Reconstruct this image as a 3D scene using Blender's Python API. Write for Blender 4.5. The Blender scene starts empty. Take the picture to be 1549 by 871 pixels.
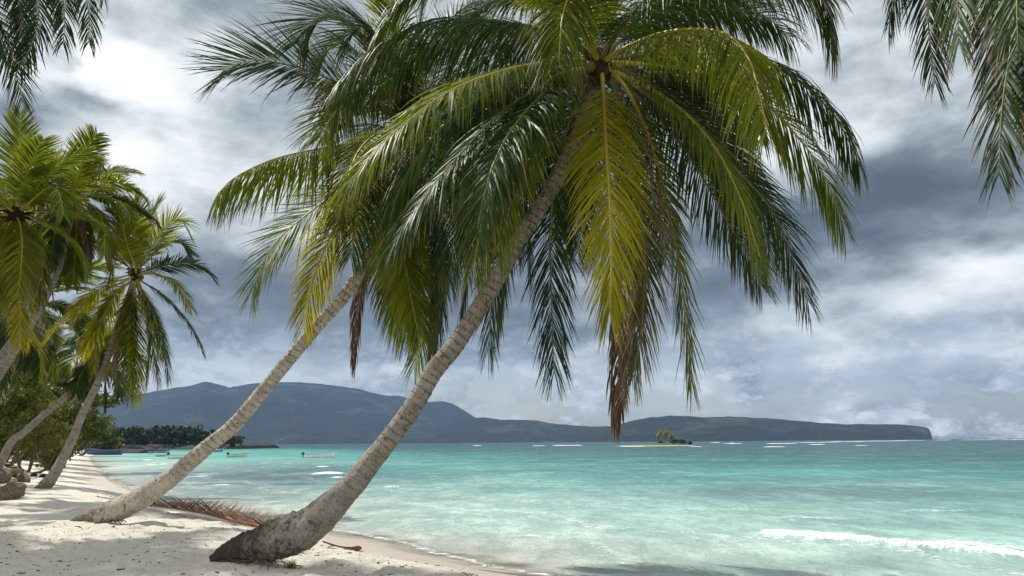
import bpy, math
import numpy as np
from mathutils import Vector, Matrix

RS = np.random.RandomState(7)
scene = bpy.context.scene
COL = scene.collection
R = math.radians

# ------------------------------------------------------------------ camera
FPX = 1205.0
CAMZ = 2.35
cam_d = bpy.data.cameras.new('camera')
cam_d.sensor_width = 36.0
cam_d.lens = FPX / 1549 * 36
cam_d.clip_start = 0.1
cam_d.clip_end = 30000
cam = bpy.data.objects.new('camera', cam_d)
COL.objects.link(cam)
PITCH = math.atan(232.8 / FPX)
M3 = (Matrix.Rotation(math.pi / 2 + PITCH, 3, 'X') @ Matrix.Rotation(-math.atan(0.0075), 3, 'Z'))
cam.matrix_world = Matrix.Translation((0, 0, CAMZ)) @ M3.to_4x4()
scene.camera = cam
MN = np.array(M3)
CAM = np.array([0, 0, CAMZ])


def ray(px, py):
    return MN @ np.array([(px - 774.5) / FPX, (435.5 - py) / FPX, -1.0])


def at(px, py, d):
    v = ray(px, py)
    return CAM + v * (d / v[1])


def flat(px, py, z=0.0):
    v = ray(px, py)
    return CAM + v * ((z - CAMZ) / v[2])


def nrm(a):
    return a / np.maximum(np.linalg.norm(a, axis=-1, keepdims=True), 1e-9)


# ------------------------------------------------------------------ noise
def vnoise(x, y, seed=0):
    x = np.asarray(x, float); y = np.asarray(y, float)
    xi = np.floor(x).astype(np.int64); yi = np.floor(y).astype(np.int64)
    xf = x - xi; yf = y - yi
    u = xf * xf * (3 - 2 * xf); v = yf * yf * (3 - 2 * yf)

    def h(a, b):
        n = (a * 374761393 + b * 668265263 + seed * 1442695041) & 0xffffffff
        n = ((n ^ (n >> 13)) * 1274126177) & 0xffffffff
        return ((n ^ (n >> 16)) & 0xffff) / 65535.0
    return (h(xi, yi) * (1 - u) + h(xi + 1, yi) * u) * (1 - v) + (h(xi, yi + 1) * (1 - u) + h(xi + 1, yi + 1) * u) * v


def fbm(x, y, o=4, seed=0):
    a = 0; s = 0.5; t = 0
    for i in range(o):
        a = a + s * vnoise(x * 2 ** i, y * 2 ** i, seed + i); t += s; s *= 0.5
    return a / t


# ------------------------------------------------------------------ mesh building
def tag(o, label=None, cat=None, group=None, kind=None):
    if label: o['label'] = label
    if cat: o['category'] = cat
    if group: o['group'] = group
    if kind: o['kind'] = kind
    return o


def empty(name, loc, **k):
    o = bpy.data.objects.new(name, None)
    COL.objects.link(o)
    o.location = [float(c) for c in loc]
    return tag(o, **k)


def wpos(o):
    p = np.zeros(3)
    while o is not None:
        p += np.array(o.location); o = o.parent
    return p


def build(name, verts, faces, mat, parent=None, smooth=True, attrs=None, uv=None):
    """one mesh object; faces = list of index arrays of equal width (quads or tris)"""
    verts = np.asarray(verts, float)
    if parent is not None:
        verts = verts - wpos(parent)
    if not isinstance(faces, list) or (len(faces) and isinstance(faces[0], (list, tuple))):
        faces = [np.asarray(faces)]
    faces = [np.asarray(f) for f in faces if len(f)]
    loops = np.concatenate([f.ravel() for f in faces])
    tot = np.concatenate([np.full(len(f), f.shape[1]) for f in faces])
    start = np.concatenate([[0], np.cumsum(tot)[:-1]])
    me = bpy.data.meshes.new(name)
    me.vertices.add(len(verts)); me.vertices.foreach_set('co', verts.astype(np.float32).ravel())
    me.loops.add(len(loops)); me.loops.foreach_set('vertex_index', loops.astype(np.int32))
    me.polygons.add(len(tot))
    me.polygons.foreach_set('loop_start', start.astype(np.int32))
    me.polygons.foreach_set('loop_total', tot.astype(np.int32))
    me.polygons.foreach_set('use_smooth', np.full(len(tot), bool(smooth)))
    for k, a in (attrs or {}).items():
        a = np.asarray(a, float)
        if a.ndim == 1:
            at_ = me.attributes.new(k, 'FLOAT', 'POINT'); at_.data.foreach_set('value', a.astype(np.float32))
        else:
            if a.shape[1] == 3: a = np.c_[a, np.ones(len(a))]
            at_ = me.attributes.new(k, 'FLOAT_COLOR', 'POINT'); at_.data.foreach_set('color', a.astype(np.float32).ravel())
    if uv is not None:
        l = me.uv_layers.new(name='UVMap'); l.data.foreach_set('uv', np.asarray(uv)[loops].astype(np.float32).ravel())
    me.update(calc_edges=True); me.validate()
    me.materials.append(mat)
    o = bpy.data.objects.new(name, me)
    COL.objects.link(o)
    if parent is not None: o.parent = parent
    return o


def grid_faces(nr, nc, wrap=False):
    i = np.arange(nr - 1)[:, None]; j = np.arange(nc if wrap else nc - 1)[None, :]
    a = i * nc + j; b = i * nc + (j + 1) % nc
    return np.stack([a, b, b + nc, a + nc], -1).reshape(-1, 4)


def catmull(P, n):
    P = np.asarray(P, float)
    Q = np.vstack([2 * P[0] - P[1], P, 2 * P[-1] - P[-2]])
    m = len(P) - 1
    out = []
    for t in np.linspace(0, m, n):
        i = min(int(t), m - 1); u = t - i
        a, b, c, d = Q[i:i + 4]
        out.append(.5 * ((2 * b) + (c - a) * u + (2 * a - 5 * b + 4 * c - d) * u * u + (3 * b - a - 3 * c + d) * u ** 3))
    return np.array(out)


def resample(P, n):
    s = np.r_[0, np.cumsum(np.linalg.norm(np.diff(P[:, :3], axis=0), axis=1))]
    t = np.linspace(0, s[-1], n)
    return np.stack([np.interp(t, s, P[:, k]) for k in range(P.shape[1])], 1), s[-1]


def tube(P, r, ns=8, cap=True):
    P = np.asarray(P, float); n = len(P)
    T = nrm(np.gradient(P, axis=0))
    ref = np.array([0.0, 0, 1.0]) if abs(T[:, 2]).mean() < .9 else np.array([0, 1.0, 0])
    A = nrm(np.cross(T, ref)); B = np.cross(T, A)
    th = np.linspace(0, 2 * np.pi, ns, endpoint=False)
    r = np.broadcast_to(np.asarray(r, float).reshape(-1, 1) if np.ndim(r) < 2 else r, (n, ns))
    V = P[:, None] + r[..., None] * (np.cos(th)[None, :, None] * A[:, None] + np.sin(th)[None, :, None] * B[:, None])
    F = grid_faces(n, ns, True)
    V = V.reshape(-1, 3)
    f2 = []
    if cap:
        V = np.vstack([V, P[0], P[-1]])
        j = np.arange(ns)
        f2 = np.concatenate([np.stack([(j + 1) % ns, j, np.full(ns, n * ns)], 1),
                             np.stack([(n - 1) * ns + j, (n - 1) * ns + (j + 1) % ns, np.full(ns, n * ns + 1)], 1)])
    return V, F, f2


def merge(parts):
    V = []; Q = []; T = []; o = 0
    for v, q, t in parts:
        V.append(v)
        if len(q): Q.append(np.asarray(q) + o)
        if len(t): T.append(np.asarray(t) + o)
        o += len(v)
    fs = []
    if Q: fs.append(np.concatenate(Q))
    if T: fs.append(np.concatenate(T))
    return np.vstack(V), fs


def box(c, s, rot=None):
    c = np.asarray(c, float); s = np.asarray(s, float) / 2
    v = np.array([[x, y, z] for z in (-1, 1) for y in (-1, 1) for x in (-1, 1)], float) * s
    if rot is not None: v = v @ np.asarray(rot).T
    q = np.array([[0, 2, 3, 1], [4, 5, 7, 6], [0, 1, 5, 4], [2, 6, 7, 3], [0, 4, 6, 2], [1, 3, 7, 5]])
    return v + c, q, []


# ------------------------------------------------------------------ node helpers
class NT:
    def __init__(s, tree):
        s.t = tree; tree.nodes.clear()

    def n(s, typ, **k):
        nd = s.t.nodes.new(typ)
        for a, v in k.items(): setattr(nd, a, v)
        return nd

    def put(s, sock, v):
        if hasattr(v, 'is_output'): s.t.links.new(v, sock)
        elif hasattr(v, 'outputs'): s.t.links.new(v.outputs[0], sock)
        else:
            if hasattr(sock.default_value, '__len__') and hasattr(v, '__len__') and len(sock.default_value) == 4 and len(v) == 3: v = (*v, 1)
            sock.default_value = v

    def m(s, op, a, b=None, c=None, clamp=False):
        nd = s.n('ShaderNodeMath', operation=op, use_clamp=clamp)
        s.put(nd.inputs[0], a)
        if b is not None: s.put(nd.inputs[1], b)
        if c is not None: s.put(nd.inputs[2], c)
        return nd.outputs[0]

    def vm(s, op, a, b=None):
        nd = s.n('ShaderNodeVectorMath', operation=op)
        s.put(nd.inputs[0], a)
        if b is not None: s.put(nd.inputs[1], b)
        return nd.outputs[0]

    def mix(s, f, a, b, mode='MIX'):
        nd = s.n('ShaderNodeMix', data_type='RGBA', blend_type=mode, clamp_factor=True)
        s.put(nd.inputs[0], f); s.put(nd.inputs[6], a); s.put(nd.inputs[7], b)
        return nd.outputs[2]

    def noise(s, vec, scale, det=4, rough=.55, dist=0.0):
        nd = s.n('ShaderNodeTexNoise')
        if vec is not None: s.put(nd.inputs['Vector'], vec)
        nd.inputs['Scale'].default_value = scale; nd.inputs['Detail'].default_value = det
        nd.inputs['Roughness'].default_value = rough; nd.inputs['Distortion'].default_value = dist
        return nd.outputs[0]

    def ramp(s, f, stops, interp='LINEAR'):
        nd = s.n('ShaderNodeValToRGB'); cr = nd.color_ramp; cr.interpolation = interp
        while len(cr.elements) < len(stops): cr.elements.new(.5)
        for e, (p, c) in zip(cr.elements, stops):
            e.position = p; e.color = (*c, 1) if hasattr(c, '__len__') else (c, c, c, 1)
        s.put(nd.inputs[0], f)
        return nd.outputs[0]

    def attr(s, name):
        return s.n('ShaderNodeAttribute', attribute_name=name)

    def pos(s):
        return s.n('ShaderNodeNewGeometry').outputs['Position']

    def obj(s):
        return s.n('ShaderNodeTexCoord').outputs['Object']

    def scale(s, v, sc):
        nd = s.n('ShaderNodeMapping'); s.put(nd.inputs[0], v); nd.inputs['Scale'].default_value = sc
        return nd.outputs[0]

    def bump(s, h, strength=.5, dist=.05):
        nd = s.n('ShaderNodeBump'); s.put(nd.inputs['Height'], h)
        nd.inputs['Strength'].default_value = strength; nd.inputs['Distance'].default_value = dist
        return nd.outputs[0]

    def bsdf(s, col, rough=.7, spec=.3, normal=None, **k):
        nd = s.n('ShaderNodeBsdfPrincipled')
        s.put(nd.inputs['Base Color'], col); s.put(nd.inputs['Roughness'], rough)
        s.put(nd.inputs['Specular IOR Level'], spec)
        if normal is not None: s.put(nd.inputs['Normal'], normal)
        for a, v in k.items(): s.put(nd.inputs[a], v)
        return nd.outputs[0]

    def out(s, sh, vol=None):
        o = s.n('ShaderNodeOutputMaterial')
        if sh is not None: s.put(o.inputs[0], sh)
        if vol is not None: s.put(o.inputs[1], vol)


def material(name):
    m = bpy.data.materials.new(name); m.use_nodes = True
    return m, NT(m.node_tree)


def leaf_mat(name, base, trans, tip, rib=.3, tr=.4, rough=.45, spec=.25, tipat=.985):
    """frond leaflets: r = per-leaflet random, g = along the leaflet, b = along the frond"""
    m, t = material(name)
    a = t.attr('tint'); sp = t.n('ShaderNodeSeparateColor'); t.put(sp.inputs[0], a.outputs['Color'])
    r, g, b = sp.outputs
    v = t.m('MULTIPLY_ADD', r, .9, .55)
    col = t.mix(t.m('MULTIPLY', r, .55), base, trans)
    col = t.vm('MULTIPLY', col, t.n('ShaderNodeCombineXYZ'))
    cx = col.node.inputs[1].links[0].from_node
    for i in range(3): t.put(cx.inputs[i], v)
    age = t.m('ADD', g, t.m('MULTIPLY', t.m('POWER', b, 4.0), t.m('MULTIPLY', r, .16)))
    tipf = t.ramp(t.m('ADD', age, t.m('MULTIPLY', t.m('SUBTRACT', r, .5), .25)), [(max(0, tipat - .12), 0), (min(1, tipat + .06), 1)])
    col = t.mix(tipf, col, tip)
    pr = t.bsdf(col, rough, spec)
    tl = t.n('ShaderNodeBsdfTranslucent')
    t.put(tl.inputs[0], t.mix(tipf, t.mix(t.m('MULTIPLY', r, .4), trans, base), tip))
    mx = t.n('ShaderNodeMixShader'); mx.inputs[0].default_value = tr
    t.put(mx.inputs[1], pr); t.put(mx.inputs[2], tl)
    t.out(mx)
    return m


MAT = {}
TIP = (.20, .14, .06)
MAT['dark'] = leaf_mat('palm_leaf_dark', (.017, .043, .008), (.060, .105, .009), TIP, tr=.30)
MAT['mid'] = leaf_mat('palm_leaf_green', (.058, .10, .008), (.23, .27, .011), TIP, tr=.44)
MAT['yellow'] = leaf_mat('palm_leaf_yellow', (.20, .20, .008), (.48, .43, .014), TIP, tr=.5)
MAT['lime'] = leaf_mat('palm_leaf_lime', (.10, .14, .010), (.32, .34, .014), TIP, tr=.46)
MAT['shade'] = leaf_mat('palm_leaf_shaded', (.012, .028, .006), (.035, .06, .006), TIP, tr=.22, spec=.15)  # backlit shade of the corner fronds, put into the leaf colour
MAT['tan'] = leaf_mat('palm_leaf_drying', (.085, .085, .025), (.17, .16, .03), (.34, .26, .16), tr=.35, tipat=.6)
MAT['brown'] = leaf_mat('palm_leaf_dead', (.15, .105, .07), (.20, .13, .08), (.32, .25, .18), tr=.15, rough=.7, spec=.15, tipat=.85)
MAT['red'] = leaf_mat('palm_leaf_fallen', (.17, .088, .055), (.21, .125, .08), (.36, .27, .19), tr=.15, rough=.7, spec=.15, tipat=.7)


def plain(name, c, rough=.6, spec=.3, var=.15, sc=12, bump=.0, c2=None):
    m, t = material(name)
    n = t.noise(t.obj(), sc, 5, .6)
    col = t.mix(t.ramp(n, [(.35, 0), (.7, 1)]), tuple(x * (1 - var) for x in c), c2 or tuple(min(1, x * (1 + var)) for x in c))
    nm = t.bump(n, .4, bump) if bump else None
    t.out(t.bsdf(col, rough, spec, nm))
    return m


MAT['rib_yellow'] = plain('midrib_yellow', (.58, .38, .03), .45, .4, .25, 9, c2=(.42, .36, .05))
MAT['rib_green'] = plain('midrib_green', (.14, .16, .05), .45, .4, .3, 9, c2=(.22, .19, .06))
MAT['rib_brown'] = plain('midrib_brown', (.22, .13, .07), .7, .2, .3, 9)
MAT['fibre'] = plain('crown_fibre', (.045, .03, .016), .9, .1, .5, 14, .03)
MAT['coconut'] = plain('coconut_skin', (.07, .075, .015), .5, .3, .3, 6, c2=(.22, .15, .03))
MAT['stem'] = plain('shrub_stem', (.16, .125, .09), .85, .2, .4, 5, .02)


def shrub_mat(name, c1, c2, c3=None, f3=.0, tr=.3):
    m, t = material(name)
    a = t.attr('tint'); sp = t.n('ShaderNodeSeparateColor'); t.put(sp.inputs[0], a.outputs['Color'])
    col = t.mix(sp.outputs[0], c1, c2)
    if c3: col = t.mix(t.m('GREATER_THAN', sp.outputs[1], 1 - f3), col, c3)
    pr = t.bsdf(col, .6, .14); tl = t.n('ShaderNodeBsdfTranslucent'); t.put(tl.inputs[0], col)
    mx = t.n('ShaderNodeMixShader'); mx.inputs[0].default_value = tr
    t.put(mx.inputs[1], pr); t.put(mx.inputs[2], tl); t.out(mx)
    return m


MAT['shrub'] = shrub_mat('shrub_leaf', (.040, .062, .014), (.14, .15, .022), (.18, .07, .03), .025)
MAT['shrub_yellow'] = shrub_mat('shrub_leaf_yellow', (.07, .085, .014), (.24, .22, .025), (.16, .08, .03), .06)
MAT['forest'] = shrub_mat('forest_leaf', (.020, .042, .016), (.045, .075, .022), tr=.15)
MAT['islet'] = shrub_mat('islet_leaf', (.02, .045, .012), (.08, .11, .015), tr=.25)
MAT['grass'] = shrub_mat('grass_blade', (.10, .14, .03), (.22, .24, .05), tr=.3)


def trunk_mat(name, light, dark, base_dark, base_h, freq):
    m, t = material(name)
    uv = t.n('ShaderNodeUVMap'); sp = t.n('ShaderNodeSeparateXYZ'); t.put(sp.inputs[0], uv.outputs[0])
    v = sp.outputs[1]
    p = t.obj()
    n1 = t.noise(p, 3.2, 6, .62)
    n2 = t.noise(p, 17, 6, .68)
    n3 = t.noise(p, 60, 4, .6)
    # leaf scars: a dark groove at each ring, wandering
    ph = t.m('FRACT', t.m('ADD', t.m('MULTIPLY', v, freq), t.m('MULTIPLY', n1, 1.3)))
    ring = t.ramp(ph, [(0, 1), (.10, .25), (.25, 0), (.80, 0), (1, .7)])
    n4 = t.noise(p, 7.5, 4, .65)
    ring = t.m('MULTIPLY', ring, t.ramp(n4, [(.40, 0.32), (.60, 1)]))
    fis = t.noise(t.scale(p, (1, 1, .22)), 46, 4, .7)
    fade = t.ramp(v, [(0, .0), (.22, .35), (.45, 1)])   # v is mapped below to 0..1 by its own divide
    vn = t.m('DIVIDE', v, 8.0); t.put(fade.node.inputs[0], vn)
    col = t.mix(t.ramp(n1, [(.36, 0), (.66, 1)]), light, tuple(c * .62 for c in light))
    col = t.mix(t.ramp(n2, [(.53, 0), (.66, .9)]), col, dark)
    col = t.mix(t.ramp(fis, [(.56, 0), (.68, .75)]), col, dark)
    col = t.mix(t.ramp(n4, [(.58, 0), (.74, .6)]), col, tuple(c * .45 for c in light))
    col = t.mix(t.ramp(n3, [(.55, 0), (.75, .45)]), col, tuple(min(1, c * 1.5) for c in light))
    col = t.mix(t.m('MULTIPLY', t.m('MULTIPLY', ring, .75), fade), col, dark)
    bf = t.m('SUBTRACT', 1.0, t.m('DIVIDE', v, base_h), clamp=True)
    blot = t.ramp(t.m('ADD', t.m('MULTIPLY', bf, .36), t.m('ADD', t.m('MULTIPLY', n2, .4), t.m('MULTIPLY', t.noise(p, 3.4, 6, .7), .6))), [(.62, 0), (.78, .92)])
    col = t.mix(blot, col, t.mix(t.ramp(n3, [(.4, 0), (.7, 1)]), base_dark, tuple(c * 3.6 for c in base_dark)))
    # sparse dark pits
    vo = t.n('ShaderNodeTexVoronoi'); t.put(vo.inputs['Vector'], p); vo.inputs['Scale'].default_value = 5.5
    col = t.mix(t.ramp(vo.outputs[0], [(.05, .95), (.16, 0)]), col, (.015, .013, .011))
    h = t.m('ADD', t.m('MULTIPLY', n2, .8), t.m('ADD', t.m('MULTIPLY', t.m('SUBTRACT', n3, t.m('MULTIPLY', fis, .9)), .45), t.m('MULTIPLY', ring, t.m('MULTIPLY', fade, -.7))))
    t.out(t.bsdf(col, .9, .12, t.bump(h, 1.0, .045)))
    return m


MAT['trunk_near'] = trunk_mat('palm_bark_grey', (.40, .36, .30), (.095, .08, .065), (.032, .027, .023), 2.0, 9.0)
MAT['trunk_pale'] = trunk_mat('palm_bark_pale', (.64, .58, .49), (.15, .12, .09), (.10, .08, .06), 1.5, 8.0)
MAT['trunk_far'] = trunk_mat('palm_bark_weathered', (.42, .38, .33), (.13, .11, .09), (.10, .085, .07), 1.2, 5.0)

# ------------------------------------------------------------------ shoreline and beach
SH = [flat(*p) for p in [(135, 684.5), (132, 692), (150, 717), (198, 745), (300, 771), (420, 793), (560, 823), (740, 864), (900, 890)]]
SH = np.array([(-260, 330), (-170, 262)] + [(p[0], p[1]) for p in SH] + [(2.6, 10.6), (3.6, 8.4), (5, 5), (6.8, 0), (9, -20), (14, -70)], float)
SH = catmull(SH, 160)
POLY = np.vstack([SH, [(-400, -70), (-400, 400)]])


def shore(x, y):
    """signed metres from the water's edge, positive inland"""
    x = np.asarray(x, float).ravel(); y = np.asarray(y, float).ravel()
    out = np.empty(len(x))
    A = SH[:-1]; D = SH[1:] - A; L2 = (D ** 2).sum(1)
    for s in range(0, len(x), 20000):
        P = np.stack([x[s:s + 20000], y[s:s + 20000]], 1)
        W = P[:, None] - A[None]
        u = np.clip((W * D).sum(-1) / L2, 0, 1)
        d = np.sqrt(((W - u[..., None] * D) ** 2).sum(-1)).min(1)
        ins = np.zeros(len(P), bool)
        j = len(POLY) - 1
        for i in range(len(POLY)):
            xi, yi = POLY[i]; xj, yj = POLY[j]
            if yi != yj:
                c = ((yi > P[:, 1]) != (yj > P[:, 1])) & (P[:, 0] < (xj - xi) * (P[:, 1] - yi) / (yj - yi) + xi)
                ins ^= c
            j = i
        out[s:s + 20000] = np.where(ins, d, -d)
    return out


def sand_z(x, y, s=None, fine=True):
    x = np.asarray(x, float).ravel(); y = np.asarray(y, float).ravel()
    if s is None: s = shore(x, y)
    edge = (fbm(x * .7, y * .7, 3, 5) - .5) * 1.6
    z = np.interp(s, [-60, -8, -2, 0, 1.6, 5, 40, 200], [-2.2, -.7, -.16, 0, .20, .50, .75, 1.4])
    near = np.clip((60 - y) / 30, 0, 1)
    z = z + near * .30 * (1 / (1 + np.exp(-np.clip((s + edge * .8 - 2.2) / .24, -30, 30)))) + .3 * (1 - near) * np.clip((s - 3) / 6, 0, 1)
    dry = np.clip((s - 2.2) / 1.4, 0, 1)
    z = z + dry * ((fbm(x * .45, y * .45, 3, 11) - .5) * .20)
    z = z + .07 * np.exp(-(((x + 3.35) / .95) ** 2 + ((y - 10.35) / .5) ** 2)) + .06 * np.exp(-(((x + 8.2) / 1.2) ** 2 + ((y - 15.9) / .6) ** 2))
    if fine:
        z = z + dry * ((fbm(x * 2.1, y * 2.1, 4, 21) - .5) * .13)
        foot = fbm(x * 4.6, y * 4.6, 2, 31)
        z = z - dry * np.clip(foot - .56, 0, 1) * .30
    return z


def hit(px, py, zoff=0.0):
    v = ray(px, py); v = v / v[1]
    t = 4.0
    for k in range(4000):
        p = CAM + v * t
        if p[2] < sand_z(p[0], p[1], None, False)[0]: break
        t *= 1.006
    p = CAM + v * t
    p[2] = sand_z(p[0], p[1])[0] + zoff
    return p


def on_sand(x, y, zoff=0.0):
    return np.array([x, y, sand_z(x, y)[0] + zoff])


xs = np.unique(np.concatenate([-np.geomspace(9, 330, 90), np.arange(-9, 5, .07), np.geomspace(5, 40, 30)]))
ys = np.unique(np.concatenate([-np.geomspace(2, 60, 20), np.arange(-2, 7.5, .4), np.arange(7.5, 16, .07), np.arange(16, 30, .2), np.geomspace(30, 340, 90)]))
GX, GY = np.meshgrid(xs, ys)
sS = shore(GX, GY)
sz = sand_z(GX, GY, sS)

m, t = material('sand')
p = t.pos(); s_at = t.attr('shore').outputs['Fac']
n1 = t.noise(p, .9, 5, .6); n2 = t.noise(p, 9, 5, .65); n3 = t.noise(p, 70, 3, .6)
dry = t.mix(t.ramp(n1, [(.35, 0), (.68, 1)]), (.80, .75, .66), (.70, .65, .57))
dry = t.mix(t.ramp(n2, [(.30, .6), (.46, 0)]), dry, (.48, .445, .385))
dry = t.mix(t.ramp(n3, [(.60, 0), (.80, .35)]), dry, (.76, .73, .67))
specks = t.n('ShaderNodeTexVoronoi'); t.put(specks.inputs['Vector'], p); specks.inputs['Scale'].default_value = 7
dry = t.mix(t.m('MULTIPLY', t.ramp(specks.outputs[0], [(.06, 1), (.11, 0)]), t.ramp(n1, [(.45, 0), (.55, .8)])), dry, (.12, .09, .06))
wet = t.mix(n1, (.50, .43, .37), (.60, .54, .47))
wf = t.m('ADD', s_at, t.m('MULTIPLY', t.m('SUBTRACT', n1, .5), 2.0))
wf = t.m('DIVIDE', wf, 8.0)
wetness = t.ramp(wf, [(.0, 1), (.12, .85), (.28, 0)])
litter = t.ramp(t.m('DIVIDE', t.m('ADD', s_at, t.m('MULTIPLY', t.m('SUBTRACT', n1, .5), 16)), 60.0), [(.25, 0), (.45, 1)])
col = t.mix(wetness, dry, wet)
lit_col = t.mix(n2, (.10, .075, .045), (.26, .20, .13))
col = t.mix(litter, col, lit_col)
h = t.m('ADD', t.m('MULTIPLY', n2, .7), t.m('MULTIPLY', n3, .25))
bst = t.bump(t.m('ADD', h, t.m('MULTIPLY', t.noise(p, 28, 4, .65), .5)), 1.0, .075)
rgh = t.m('SUBTRACT', .92, t.m('MULTIPLY', wetness, .45))
t.out(t.bsdf(col, rgh, .25, bst))
MAT['sand'] = m
tag(build('beach_sand', np.stack([GX.ravel(), GY.ravel(), sz], 1), grid_faces(len(ys), len(xs)), m, attrs={'shore': sS}), kind='structure')

# ------------------------------------------------------------------ water
yr = np.concatenate([np.arange(5, 34, .10), np.geomspace(34, 6300, 230)])
ur = np.linspace(-1.25, 1.15, 640)          # x / (y + 6)
WY, UU = np.meshgrid(yr, ur, indexing='ij')
WX = UU * (WY + 6)
wx = WX.ravel(); wy = WY.ravel()
off = -shore(wx, wy)
foam = np.zeros(len(wx)); wz = np.zeros(len(wx))
# long low swell
dist = np.hypot(wx, wy)
sw = fbm(wx * .05 + 3, wy * .16, 3, 41) - .5
wz += .10 * sw * np.clip(off / 6, 0, 1) * np.clip(1 - dist / 400, 0, 1)
wz += .05 * (fbm(wx * .5, wy * 1.3, 3, 43) - .5) * np.clip(off / 3, 0, 1) * np.clip(1 - dist / 70, 0, 1)


def polydist(P, x, y):
    """distance to polyline, signed across it (positive on its left), and the share along it"""
    P = catmull(np.asarray(P, float), 60)
    A = P[:-1]; D = P[1:] - A; L2 = (D ** 2).sum(1)
    best = np.full(len(x), 1e9); sg = np.zeros(len(x)); tt = np.zeros(len(x))
    for i in range(len(A)):
        wx_ = x - A[i, 0]; wy_ = y - A[i, 1]
        u = np.clip((wx_ * D[i, 0] + wy_ * D[i, 1]) / L2[i], 0, 1)
        d = np.hypot(wx_ - u * D[i, 0], wy_ - u * D[i, 1])
        c = D[i, 0] * wy_ - D[i, 1] * wx_
        k = d < best
        best[k] = d[k]; sg[k] = np.sign(c[k]); tt[k] = (i + u[k]) / len(A)
    return best * sg, tt


# the breaker in front on the right
BR = [flat(*q, .12) for q in [(1120, 799), (1180, 805), (1260, 812), (1350, 819), (1450, 828), (1549, 838), (1680, 850), (1850, 866)]]
d, tt = polydist([(b[0], b[1]) for b in BR], wx, wy)
d = d + (fbm(wx * .9, wy * .9, 3, 51) - .5) * .55
env = np.clip(tt / .10, 0, 1) * (.75 + .5 * fbm(wx * .5, wy * .5, 2, 57))
crest = np.where(d > 0, np.exp(-(d / .75) ** 2), np.exp(-(d / .22) ** 2))
wz += .17 * env * crest
lump = fbm(wx * 5, wy * 5, 3, 53)
fr = np.clip(env, 0, 1) * np.exp(-((d + .06) / .15) ** 2)
wz += .10 * fr * (lump - .4)
foam = np.maximum(foam, 1.0 * fr)
# torn lacework behind the crest
foam = np.maximum(foam, .66 * np.clip((tt - .22) / .25, 0, 1) * np.where(d > 0, np.exp(-((d - 1.6) / 1.5) ** 2), 0))
foam = np.maximum(foam, .40 * np.where(d < 0, np.exp(-(d / 1.0) ** 2), 0) * env)
# small breakers and foam further out: (px, py, length px, metres across)
for (px, py, lw, wd, a) in [(495, 717, 30, 1.6, 1.2), (488, 707, 14, 1.4, 1.1), (510, 724, 16, 1.0, 1.0), (243, 703, 18, 2.0, 1.1), (225, 696, 18, 2.0, .95),
                            (330, 737, 40, .9, .85), (300, 720, 30, 1.0, .7), (420, 706, 60, 1.2, .62), (130, 715, 26, 2.5, .85), (660, 738, 70, .6, .8),
                            (590, 738, 26, .6, .9), (840, 775, 60, .5, .6), (720, 755, 120, .8, .55), (1010, 770, 150, 1.2, .55), (900, 742, 60, .5, .6), (1230, 782, 90, 1.4, .6),
                            (1420, 770, 120, 1.6, .58), (1100, 770, 90, 1.0, .55), (1330, 760, 90, .8, .5), (400, 760, 90, .8, .55), (1010, 700, 90, 1.5, .5)]:
    c = flat(px, py); L = lw / FPX * c[1]
    dx = wx - c[0]; dy = wy - c[1] - .12 * dx + (fbm(wx * .6, wy * .6, 2, px) - .5) * wd * 1.3
    e = np.exp(-(dx / L) ** 2 - (dy / wd) ** 2)
    foam = np.maximum(foam, a * e)
    if a > .8: wz += .16 * e
# swash along the beach
wob = (fbm(wx * .25, wy * .25, 3, 61) - .5) * 5
for o0, wd, a in [(.5, .22, .62), (3.0, .7, .50), (7.0, 1.1, .52), (12, 1.2, .48)]:
    foam = np.maximum(foam, a * np.exp(-((off + wob * min(1, o0 / 3) - o0) / wd) ** 2))
foam *= np.clip(off / .25 + .6, 0, 1)
# reef surf far out
for (px, py, lw, a) in [(1230, 668.5, 60, 1), (1310, 667.5, 45, 1.2), (1365, 665.5, 34, 1.2), (1180, 671, 26, 1), (1105, 671, 16, 1.1), (1200, 674, 16, .9), (1430, 665, 24, 1.1), (1490, 664.8, 30, 1.1), (1540, 664.3, 20, 1.2),
                        (1165, 676.5, 14, .9), (860, 673.5, 26, 1.2), (815, 674, 12, 1), (720, 673.6, 8, 1)]:
    pass
# water-body colour by depth of the lagoon and what lies on its bed; cloud reflection and crown shade are painted in
LD = np.log(np.maximum(off, .3))


def lin(c): return [(v / 255 / 12.92) if v / 255 <= .04045 else ((v / 255 + .055) / 1.055) ** 2.4 for v in c]


stops = [(0.3, (218, 208, 190)), (1.6, (218, 218, 202)), (4, (204, 222, 208)), (8, (190, 222, 208)), (13, (172, 214, 202)), (20, (148, 200, 189)), (30, (114, 176, 167)), (45, (70, 144, 140)), (75, (40, 110, 111)), (120, (25, 86, 92)), (400, (16, 66, 76)), (4000, (10, 50, 64))]
lo = np.log([s[0] for s in stops]); cl = np.array([lin(s[1]) for s in stops])
LDw = LD + (fbm(wx * .05, wy * .12, 4, 71) - .5) * .9 * np.clip(off / 8, 0, 1)
wc = np.stack([np.interp(LDw, lo, cl[:, k]) for k in range(3)], 1)


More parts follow.
